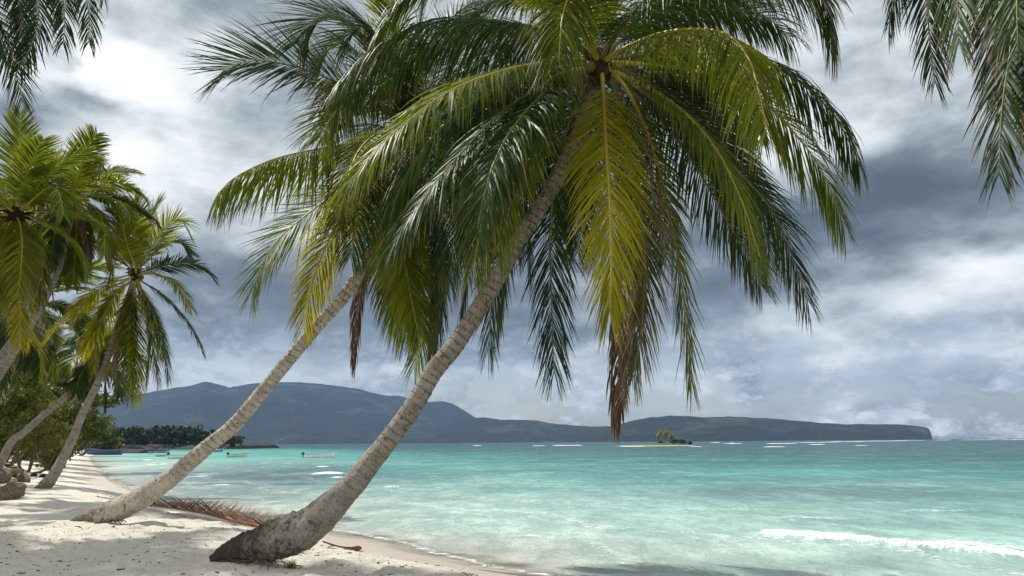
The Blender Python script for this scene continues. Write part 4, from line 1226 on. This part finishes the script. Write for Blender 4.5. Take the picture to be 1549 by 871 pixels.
def boat(c, L, yaw, hull_c, in_c, label, name='rowing_boat', H=.75, B=1.5, sheer=.55, motor=True, band=None, prow=0.0, rope=None, cat='boat', seats=3):
    root = empty(name, c, label=label, cat=cat, group='small boats along the shore')
    cy, sy = math.cos(yaw), math.sin(yaw)

    def W(v):
        v = np.asarray(v, float)
        return np.stack([c[0] + v[:, 0] * cy - v[:, 1] * sy, c[1] + v[:, 0] * sy + v[:, 1] * cy, c[2] + v[:, 2]], 1)
    ns = 22; u = np.linspace(0, 1, ns)
    half = B / 2 * np.interp(u, [0, .35, .6, .8, .93, 1], [.82, 1, .95, .68, .3, .02])
    top = H * (1 + sheer * np.clip((u - .35) / .65, 0, 1) ** 1.8 + .06 * (1 - u)) + prow * np.clip((u - .9) / .1, 0, 1)
    keel = -.18 + H * .75 * np.clip((u - .82) / .18, 0, 1) ** 2
    xx = -L / 2 + L * u + 0
    a = np.linspace(-1, 1, 13)
    out = []
    for k in range(ns):
        yv = half[k] * np.sign(a) * np.abs(a) ** .55
        zv = keel[k] + (top[k] - keel[k]) * np.abs(a) ** 2.2
        rake = .18 * H * np.clip(u[k] - .6, 0, 1) * 2.5 * np.abs(a) ** 1.5
        out.append(np.stack([np.full(13, xx[k]) + rake, yv, zv], 1))
    O = np.array(out)
    I = O.copy(); I[..., 1] *= .92; I[..., 2] = np.maximum(I[..., 2] + .06, keel[:, None] + .12); I[:, [0, -1], 2] = O[:, [0, -1], 2]
    q1 = grid_faces(ns, 13); q2 = q1[:, ::-1] + ns * 13
    rim = []
    for k in range(ns - 1):
        for j in (0, 12):
            rim.append([k * 13 + j, (k + 1) * 13 + j, ns * 13 + (k + 1) * 13 + j, ns * 13 + k * 13 + j])
    tr_ = [[j, j + 1, ns * 13 + j + 1, ns * 13 + j] for j in range(12)]
    V = W(np.concatenate([O.reshape(-1, 3), I.reshape(-1, 3)]))
    hull = build('hull', V, [np.concatenate([q1, np.array(rim), np.array(tr_)])], hull_c, root)
    # transom
    tv = O[0]; n = len(tv); cc = tv.mean(0)
    build('transom', W(np.vstack([tv - [.01, 0, 0], [cc - [.01, 0, .0]]])), [np.array([[j, j + 1, n] for j in range(n - 1)] + [[n - 1, 0, n]])], hull_c, root, smooth=False)
    build('inner_lining', W((I * [1, .97, 1] + [0, 0, .012]).reshape(-1, 3)), [q1[:, ::-1]], in_c, root)
    for k in range(seats):
        uu = .2 + .25 * k; w_ = np.interp(uu, u, half) * 1.75
        v, q, _ = box((-L / 2 + L * uu, 0, H * .68), (.28, w_, .05))
        build('seat', W(v), [q], in_c, root, smooth=False)
    for sd in (0, 12):
        gv = O[:, sd] + [0, 0, .015]
        v, q, t3 = tube(gv, .035, 6)
        build('gunwale', W(v), [q, t3], band or in_c, root)
    if motor:
        mt_ = paint('motor_black', (.03, .032, .036), .35)
        P_ = [box((-L / 2 - .18, 0, H * .55), (.12, .14, 1.0)), box((-L / 2 - .12, 0, H * 1.0), (.34, .24, .1))]
        v, q, _ = lathe_ball((-L / 2 - .22, 0, H * 1.05 + .22), .27, 1.0, 10, 7); P_.append((v, q, []))
        V, Fs = merge([(W(p_[0]), p_[1], p_[2]) for p_ in P_])
        build('outboard_motor', V, Fs, mt_, root)
    if rope:
        v, q, t3 = tube(catmull(np.array([O[-1, 6] + [0.1, 0, top[-1] - keel[-1]], O[-1, 6] + [rope * .5, 0, H * .7], O[-1, 6] + [rope, 0, -H * .2]]), 10), .03, 5)
        build('mooring_rope', W(v), [q, t3], paint('rope_pale', (.6, .58, .5), .8), root)
    return root


white = paint('boat_white', (.78, .78, .76)); blue = paint('boat_navy', (.045, .065, .16)); teal = paint('boat_teal', (.03, .20, .27)); green = paint('boat_lime', (.35, .48, .20))
grey = paint('boat_inside', (.36, .37, .36)); orange = paint('boat_orange', (.62, .10, .02)); sky_b = paint('boat_sky', (.10, .30, .50)); yel = paint('boat_straw', (.60, .62, .46))
c = flat(483, 692.5); boat(c, 44 / FPX * c[1], .10, white, grey, 'white skiff with black outboard motor, moored alone between the two trunks', H=.5, B=1.3, sheer=.9, rope=1.9)
c = flat(156, 688); c[2] = .02; boat(c, 52 / FPX * c[1], math.pi + .06, blue, paint('boat_blue_inside', (.10, .13, .24)), 'long dark blue boat with raised prow drawn up at the waterline', H=1.05, B=1.9, sheer=.55, motor=False, prow=.2)
c = flat(115, 687.5); c[2] = .25; boat(c, 26 / FPX * c[1], math.pi - .5, white, grey, 'white boat on the sand partly hidden behind the short palm trunk', H=.9, B=1.8, motor=False)
c = hit(32, 682); boat(c, 22 / FPX * c[1], .5, white, orange, 'white boat with orange inside lying on the beach under the grove', H=.55, B=1.3, motor=False, band=orange)
c = flat(240, 685.5); boat(c, 30 / FPX * c[1], .06, sky_b, teal, 'blue boat moored farthest left among the swell', H=.5, B=1.5, motor=False)
c = flat(242, 690.5); boat(c, 18 / FPX * c[1], math.pi - .3, green, white, 'small lime green boat moored in front of the blue boat', H=.42, B=1.3, motor=False)
c = flat(275, 694.0); boat(c, 36 / FPX * c[1], .05, white, grey, 'white boat with dark motor moored just left of the pale trunk', H=.6, B=1.6, sheer=.4)
c = flat(329, 683.5); boat(c, 16 / FPX * c[1], .1, sky_b, white, 'far pale blue boat just right of the pale trunk', H=.6, B=1.5, motor=False)
c = flat(360, 691.5); boat(c, 26 / FPX * c[1], .08, yel, teal, 'straw yellow boat with teal canvas and dark motor right of the pale trunk', H=.45, B=1.4)
v, q, _ = lathe_ball(flat(253, 675.0) , 1.3, .75, 16, 10)
v = v + (fbm(v[:, :1] * .9, v[:, 1:2] * .9 + v[:, 2:] * .7, 3, 3) - .5) * .9
tag(build('sea_rock', v, [q], MAT['rock']), 'small dark rock in the water before the wooded point', 'rock')

# ------------------------------------------------------------------ on the sand
# fallen frond between the two palms
A_ = hit(226, 771); B_ = hit(425, 808)
Q_ = [on_sand(*(A_ + (B_ - A_) * u + np.array([0, .12 * math.sin(3.1 * u), 0]))[:2]) for u in (0, .25, .5, .75, 1)]
P_ = np.array([q + ZUP * h for q, h in zip(Q_, (.06, .10, .12, .10, .06))])
root = empty('fallen_frond', P_[0] - ZUP * .1, label='fallen reddish brown palm frond lying between the two big trunks', cat='palm frond')
rng = np.random.RandomState(5)
Pd, _ = resample(catmull(P_[::-1], 60), 36)
v, f, tt = frond_mesh(Pd, nrm(Pd[-1] - Pd[0]), -.1, 250, .68, .032, .02, rng, vee=.6, bare=.04, a0=58, a1=40, sides=(1, 1), skip=.1, lprof=([0, .1, .5, .8, 1], [.8, 1, 1, .9, .55]))
gz = sand_z(v[:, 0], v[:, 1]) + .015
v[:, 2] = np.maximum(v[:, 2], gz)
build('leaflet', v, [f], MAT['red'], root, smooth=False, attrs={'tint': tt})
tv, tf, t3 = tube(Pd, np.linspace(.05, .01, 36), 7)
build('midrib', tv, [tf, t3], plain('midrib_orange', (.36, .15, .06), .6, .3, .3, 8), root)
# reddish sheath by the butt of palm one
a = hit(488, 829); b = hit(546, 833)
P_ = np.array([a + ZUP * .10, a * .6 + b * .4 + ZUP * .035, a * .25 + b * .75 + ZUP * .03, b + ZUP * .05])
Pd, _ = resample(catmull(P_, 30), 20)
v, q, t3 = tube(Pd, np.interp(np.linspace(0, 1, 20), [0, .3, .7, .92, 1], [.012, .018, .03, .055, .02]), 8)
tag(build('palm_spathe', v, [q, t3], plain('spathe_red', (.20, .06, .035), .7, .2, .4, 20)), 'reddish dry palm sheath lying beside the butt of the biggest palm', 'palm sheath')
# root stub of palm one
# driftwood
def driftwood(pts, radii, seed, label, name='driftwood'):
    Q = catmull(np.c_[np.array(pts), np.array(radii)], 60)
    Q, L = resample(Q, 60); ns = 18
    th = np.linspace(0, 2 * np.pi, ns, endpoint=False); u = np.linspace(0, L, 60)
    r = Q[:, 3:4] * (1 + .5 * (fbm(u[:, None] * 3, np.cos(th) * 2 + 4, 3, seed) + fbm(u[:, None] * 3, np.sin(th) * 2 + 9, 3, seed + 1) - 1) + .16 * np.sin(th * 5 + u[:, None] * 2))
    V, q, t3 = tube(Q[:, :3], r, ns)
    uv = np.stack([np.tile(th / 6.28, 60), np.repeat(u, ns)], 1); uv = np.vstack([uv, [0, 0], [0, L]])
    return tag(build(name, V, [q, t3], MAT['driftwood'], uv=uv), label, 'driftwood', 'driftwood on the upper beach')


m, t = material('driftwood')
n1 = t.noise(t.scale(t.obj(), (2, 2, 9)), 4, 6, .7); n2 = t.noise(t.obj(), 14, 5, .7)
col = t.mix(t.ramp(n1, [(.35, 0), (.6, 1)]), (.07, .05, .035), (.30, .23, .16)); col = t.mix(t.ramp(n2, [(.55, 0), (.75, .7)]), col, (.45, .40, .33))
t.out(t.bsdf(col, .9, .15, t.bump(n1, .9, .06))); MAT['driftwood'] = m
b = hit(10, 752)
driftwood([hit(-30, 762) + ZUP * .05, hit(5, 757) + ZUP * .12, hit(25, 753) + ZUP * .25, at(39, 735, hit(28, 753)[1])], [.20, .26, .22, .05], 3, 'pointed driftwood log sticking up at the left edge')
driftwood([hit(-30, 735) + ZUP * .1, hit(0, 730) + ZUP * .25, hit(20, 727) + ZUP * .22, hit(32, 727) + ZUP * .15], [.35, .42, .36, .2], 5, 'bulky grey driftwood stump above the pointed log')
driftwood([hit(22, 729) + ZUP * .1, hit(33, 730) + ZUP * .16, hit(42, 731) + ZUP * .08], [.18, .24, .12], 7, 'dark rounded driftwood lump at the end of the grey stump')
for i, (a_, b_) in enumerate([((-10, 700), (40, 712)), ((0, 690), (30, 698)), ((5, 713), (26, 722))]):
    A = hit(*a_); B = hit(*b_)
    driftwood([A + ZUP * .05, (A + B) / 2 + ZUP * .1, B + ZUP * .03], [.10, .13, .05], 20 + i, ['long thin driftwood pole on the upper beach', 'short driftwood pole furthest up the beach', 'short driftwood piece just above the grey stump'][i])
for i, (px, py, lb) in enumerate([(51, 720, 'dark object on the pale beach left of the short palm, nearer pair, left one'), (64, 722, 'dark object beside the foot of the short palm, nearer pair, right one'), (65, 692, 'dark object on the far beach, further pair, left one'), (74, 693, 'dark object on the far beach, further pair, right one')]):
    c = hit(px, py); r = .0036 * c[1]
    v, q, _ = lathe_ball(c + ZUP * r * .3, r, .75, 14, 9)  # rounded dark lump; the object itself is unidentified
    v = v + (fbm(v[:, :1] * 7, v[:, 1:2] * 7 + v[:, 2:] * 5, 3, i) - .5) * r * .8
    tag(build('dark_beach_object', v, [q], MAT['rock']), lb, 'stone', 'dark objects on the beach')
# green husk by the driftwood
c = hit(20, 730); v, q, _ = lathe_ball(hit(20, 731) + ZUP * .07, .15, 1.2)
tag(build('green_coconut', v, [q], plain('husk_lime', (.36, .42, .05), .5, .3, .15, 5)), 'fallen lime green coconut lying by the driftwood', 'coconut')

# grass tufts in front
for i, (px, py, hgt, nb, lb) in enumerate([(404, 853, .10, 40, 'small tuft of grass on the sand left below the trunk butt'), (440, 856, .13, 60, 'largest tuft of grass on the sand below the trunk butt'), (478, 855, .09, 36, 'small tuft of grass right of the largest tuft'), (455, 836, .10, 24, 'green sprout at the foot of the trunk butt')]):
    c = hit(px, py); rng = np.random.RandomState(i + 40)
    vs = []; 
    for k in range(nb):
        a = rng.uniform(0, 6.28); b0 = c + np.array([rng.normal(0, .045), rng.normal(0, .035), -.01]); d_ = np.array([math.cos(a), math.sin(a), 0])
        h_ = hgt * rng.uniform(.5, 1.1); s_ = np.cross(d_, ZUP) * .006
        tip = b0 + d_ * h_ * rng.uniform(.3, 1.1) + ZUP * h_; md = b0 + d_ * h_ * .25 + ZUP * h_ * .65
        vs.append([b0 - s_, b0 + s_, md + s_ * .8, md - s_ * .8]); vs.append([md - s_ * .8, md + s_ * .8, tip + s_ * .1, tip - s_ * .1])
    V = np.array(vs).reshape(-1, 3)
    tag(build('grass_tuft', V, [np.arange(len(V)).reshape(-1, 4)], MAT['grass'], smooth=False, attrs={'tint': np.repeat(rng.rand(len(V) // 4, 3), 4, 0)}), lb, 'grass tuft', 'grass tufts on the sand')

# bits of leaf and twig strewn over the sand
rng = np.random.RandomState(77)
parts = []
for i in range(1000):
    y = rng.uniform(8.2, 16); x = rng.uniform(-9.5, 1.5)
    if shore(x, y)[0] < 2.6: continue
    z = sand_z(x, y)[0]; a = rng.uniform(0, 6.28); l = rng.uniform(.005, .018) * (2.6 if rng.rand() < .12 else 1); w_ = l * rng.uniform(.15, .6); h_ = rng.uniform(.004, .012)
    rot = np.array([[math.cos(a), -math.sin(a), 0], [math.sin(a), math.cos(a), rng.uniform(-.3, .3)], [0, 0, 1]])
    parts.append(box((x, y, z + h_ * .5), (2 * l, 2 * w_, h_), rot))
for i in range(3000):
    y = rng.uniform(8.5, 30); x = rng.uniform(-16, 2.5)
    sv_ = shore(x, y)[0]
    if abs(sv_ - 2.9 - .5 * math.sin(x * 1.3)) > .35: continue
    z = sand_z(x, y)[0]; a = rng.uniform(0, 6.28); l = rng.uniform(.01, .045)
    rot = np.array([[math.cos(a), -math.sin(a), 0], [math.sin(a), math.cos(a), rng.uniform(-.3, .3)], [0, 0, 1]])
    parts.append(box((x, y, z + .006), (2 * l, l * .4, .012), rot))
V, Fs = merge(parts)
tag(build('leaf_litter', V, Fs, plain('litter_brown', (.09, .06, .035), .9, .1, .6, 3, c2=(.20, .14, .08)), smooth=False), kind='stuff')

# ------------------------------------------------------------------ haze
m, t = material('haze')
pv = t.n('ShaderNodeVolumePrincipled')
pv.inputs['Color'].default_value = (.37, .55, .95, 1)
pv.inputs['Density'].default_value = .00007
pv.inputs['Anisotropy'].default_value = 0.0
t.out(None, pv.outputs[0])
v, q, _ = box((0, 3100, 250), (9000, 6560, 520))
hz_o = build('haze', v, [q], m, smooth=False)
v2 = v
tag(hz_o, kind='stuff')

# ------------------------------------------------------------------ light
SUN_AZ = R(-60); SUN_EL = R(50)
sv = Vector((math.sin(SUN_AZ) * math.cos(SUN_EL), math.cos(SUN_AZ) * math.cos(SUN_EL), math.sin(SUN_EL)))
sd = bpy.data.lights.new('sun', 'SUN'); sd.energy = 4.7; sd.angle = R(.55); sd.color = (1, .95, .86)
so = bpy.data.objects.new('sun', sd); COL.objects.link(so); so.rotation_euler = sv.to_track_quat('Z', 'Y').to_euler(); so.location = (-20, 10, 40)

# ------------------------------------------------------------------ sky
w = bpy.data.worlds.new('World'); scene.world = w; w.use_nodes = True
t = NT(w.node_tree)
sky = t.n('ShaderNodeTexSky', sky_type='NISHITA'); sky.sun_disc = False; sky.sun_elevation = SUN_EL; sky.sun_rotation = SUN_AZ % (2 * math.pi)
sky.air_density = 1.0; sky.dust_density = 1.5; sky.ozone_density = 1.5
dv = t.n('ShaderNodeTexCoord').outputs['Generated']
sp = t.n('ShaderNodeSeparateXYZ'); t.put(sp.inputs[0], dv)
dx, dy, dz = sp.outputs
# flat cloud deck seen in perspective near the horizon, a dome higher up
zz = t.m('ADD', t.m('MAXIMUM', dz, 0.0), .16)
cu = t.n('ShaderNodeCombineXYZ'); t.put(cu.inputs[0], t.m('DIVIDE', dx, zz)); t.put(cu.inputs[1], t.m('DIVIDE', dy, zz)); cu.inputs[2].default_value = .3
deck = cu.outputs[0]
wa = t.n('ShaderNodeTexNoise'); t.put(wa.inputs['Vector'], t.scale(dv, (1, 1, 2.2))); wa.inputs['Scale'].default_value = 4.5; wa.inputs['Detail'].default_value = 5; wa.inputs['Roughness'].default_value = .55
wsp = t.n('ShaderNodeSeparateColor'); t.put(wsp.inputs[0], wa.outputs['Color'])
az = t.m('ADD', t.m('ARCTAN2', dx, dy), t.m('MULTIPLY', t.m('SUBTRACT', wsp.outputs[0], .5), .30))
el = t.m('ADD', t.m('ARCSINE', dz), t.m('MULTIPLY', t.m('SUBTRACT', wsp.outputs[1], .5), .16))


def azel(px, py):
    r_ = nrm(ray(px, py)); return math.atan2(r_[0], r_[1]), math.asin(r_[2])


BL = [(225, 140, 100, 38, .34), (95, 105, 60, 26, .36), (390, 285, 200, 60, .26), (180, 250, 160, 50, .12), (1270, 110, 130, 110, .17), (1100, 250, 200, 80, .10), (1480, 455, 150, 42, .24), (1500, 395, 90, 20, .22), (1250, 455, 120, 30, .14), (1400, 530, 200, 22, .12),
      (1075, 590, 55, 26, .24), (760, 585, 110, 22, .18), (980, 560, 80, 30, .12), (240, 30, 200, 50, .12),
      (620, 460, 330, 85, -.36), (300, 500, 200, 60, -.16), (1390, 275, 230, 45, -.24), (1270, 350, 190, 36, -.30), (1110, 400, 120, 60, -.12), (75, 160, 70, 20, -.22), (1330, 420, 60, 15, -.1), (1500, 500, 200, 12, -.10), (680, 560, 80, 60, -.12), (60, 90, 20, 14, -.3), (720, 210, 220, 110, -.16), (1450, 200, 160, 90, -.08)]
acc = None
for (px, py, rx, ry, a) in BL:
    u0, v0 = azel(px, py); ax = rx / FPX * 1.0 / (1 + 0); ay = ry / FPX
    q1 = t.m('POWER', t.m('ABSOLUTE', t.m('DIVIDE', t.m('SUBTRACT', az, u0), ax)), 2.0)
    q2 = t.m('POWER', t.m('ABSOLUTE', t.m('DIVIDE', t.m('SUBTRACT', el, v0), ay)), 2.0)
    g_ = t.m('MULTIPLY', t.m('EXPONENT', t.m('MULTIPLY', t.m('ADD', q1, q2), -.8)), a)
    acc = g_ if acc is None else t.m('ADD', acc, g_)
f1 = t.noise(deck, .85, 9, .58, .35)
f2 = t.noise(t.scale(dv, (1, 1, 2.2)), 6, 10, .56, .15)
B = t.m('ADD', acc, t.m('ADD', .53, t.m('ADD', t.m('MULTIPLY', t.m('SUBTRACT', f1, .5), .50), t.m('MULTIPLY', t.m('SUBTRACT', f2, .5), 1.05))))
f3 = t.noise(t.scale(dv, (1, 1, 2.0)), 13, 11, .60, .1)
B = t.m('ADD', B, t.m('MULTIPLY', t.m('SUBTRACT', f3, .5), .62))
hi = t.ramp(dz, [(.50, 0), (.72, .20)])
B = t.m('ADD', t.m('ADD', B, hi), t.ramp(t.m('MULTIPLY_ADD', dy, .5, .5), [(.30, .30), (.52, 0)]))
cc = t.ramp(B, [(0, (.086, .114, .138)), (.28, (.172, .212, .243)), (.48, (.34, .395, .425)), (.66, (.56, .615, .64)), (.82, (.80, .84, .86)), (1, (.98, .99, .99))])
# low cumulus and blue gaps near the horizon
cum = t.noise(t.scale(dv, (1, 1, 1.9)), 15, 10, .62, .2)
gapn = t.noise(t.scale(dv, (1, 1, 3.5)), 4.2, 5, .55)
low = t.ramp(dz, [(.0, 1), (.09, .8), (.16, 0)])
gap = t.m('MULTIPLY', low, t.ramp(t.m('ADD', t.m('MULTIPLY', cum, .75), t.m('MULTIPLY', gapn, .35)), [(.50, 1), (.60, 0)]))
gap = t.m('MULTIPLY', gap, .9)
bright = t.m('MULTIPLY', low, t.ramp(cum, [(.51, 0), (.60, .85)]))
cc = t.mix(bright, cc, t.mix(t.ramp(t.noise(t.scale(dv, (1, 1, 1.6)), 40, 8, .6), [(.35, 0), (.65, 1)]), (.50, .545, .58), (.86, .88, .89)))
bgc = t.n('ShaderNodeBackground'); t.put(bgc.inputs[0], cc); bgc.inputs[1].default_value = 1.0
bgs = t.n('ShaderNodeBackground'); t.put(bgs.inputs[0], sky.outputs[0]); bgs.inputs[1].default_value = .12
ms = t.n('ShaderNodeMixShader'); t.put(ms.inputs[0], gap); t.put(ms.inputs[1], bgc.outputs[0]); t.put(ms.inputs[2], bgs.outputs[0])
o = t.n('ShaderNodeOutputWorld'); t.put(o.inputs[0], ms)
w.cycles.sampling_method = 'AUTOMATIC'

# ------------------------------------------------------------------ render
scene.view_settings.view_transform = 'Standard'
scene.view_settings.look = 'None'
scene.view_settings.exposure = 0.15
scene.view_settings.gamma = 1.0
cy = scene.cycles
cy.use_denoising = True
cy.max_bounces = 7; cy.diffuse_bounces = 3; cy.glossy_bounces = 2; cy.transmission_bounces = 3; cy.transparent_max_bounces = 8; cy.volume_bounces = 0
cy.sample_clamp_indirect = 6
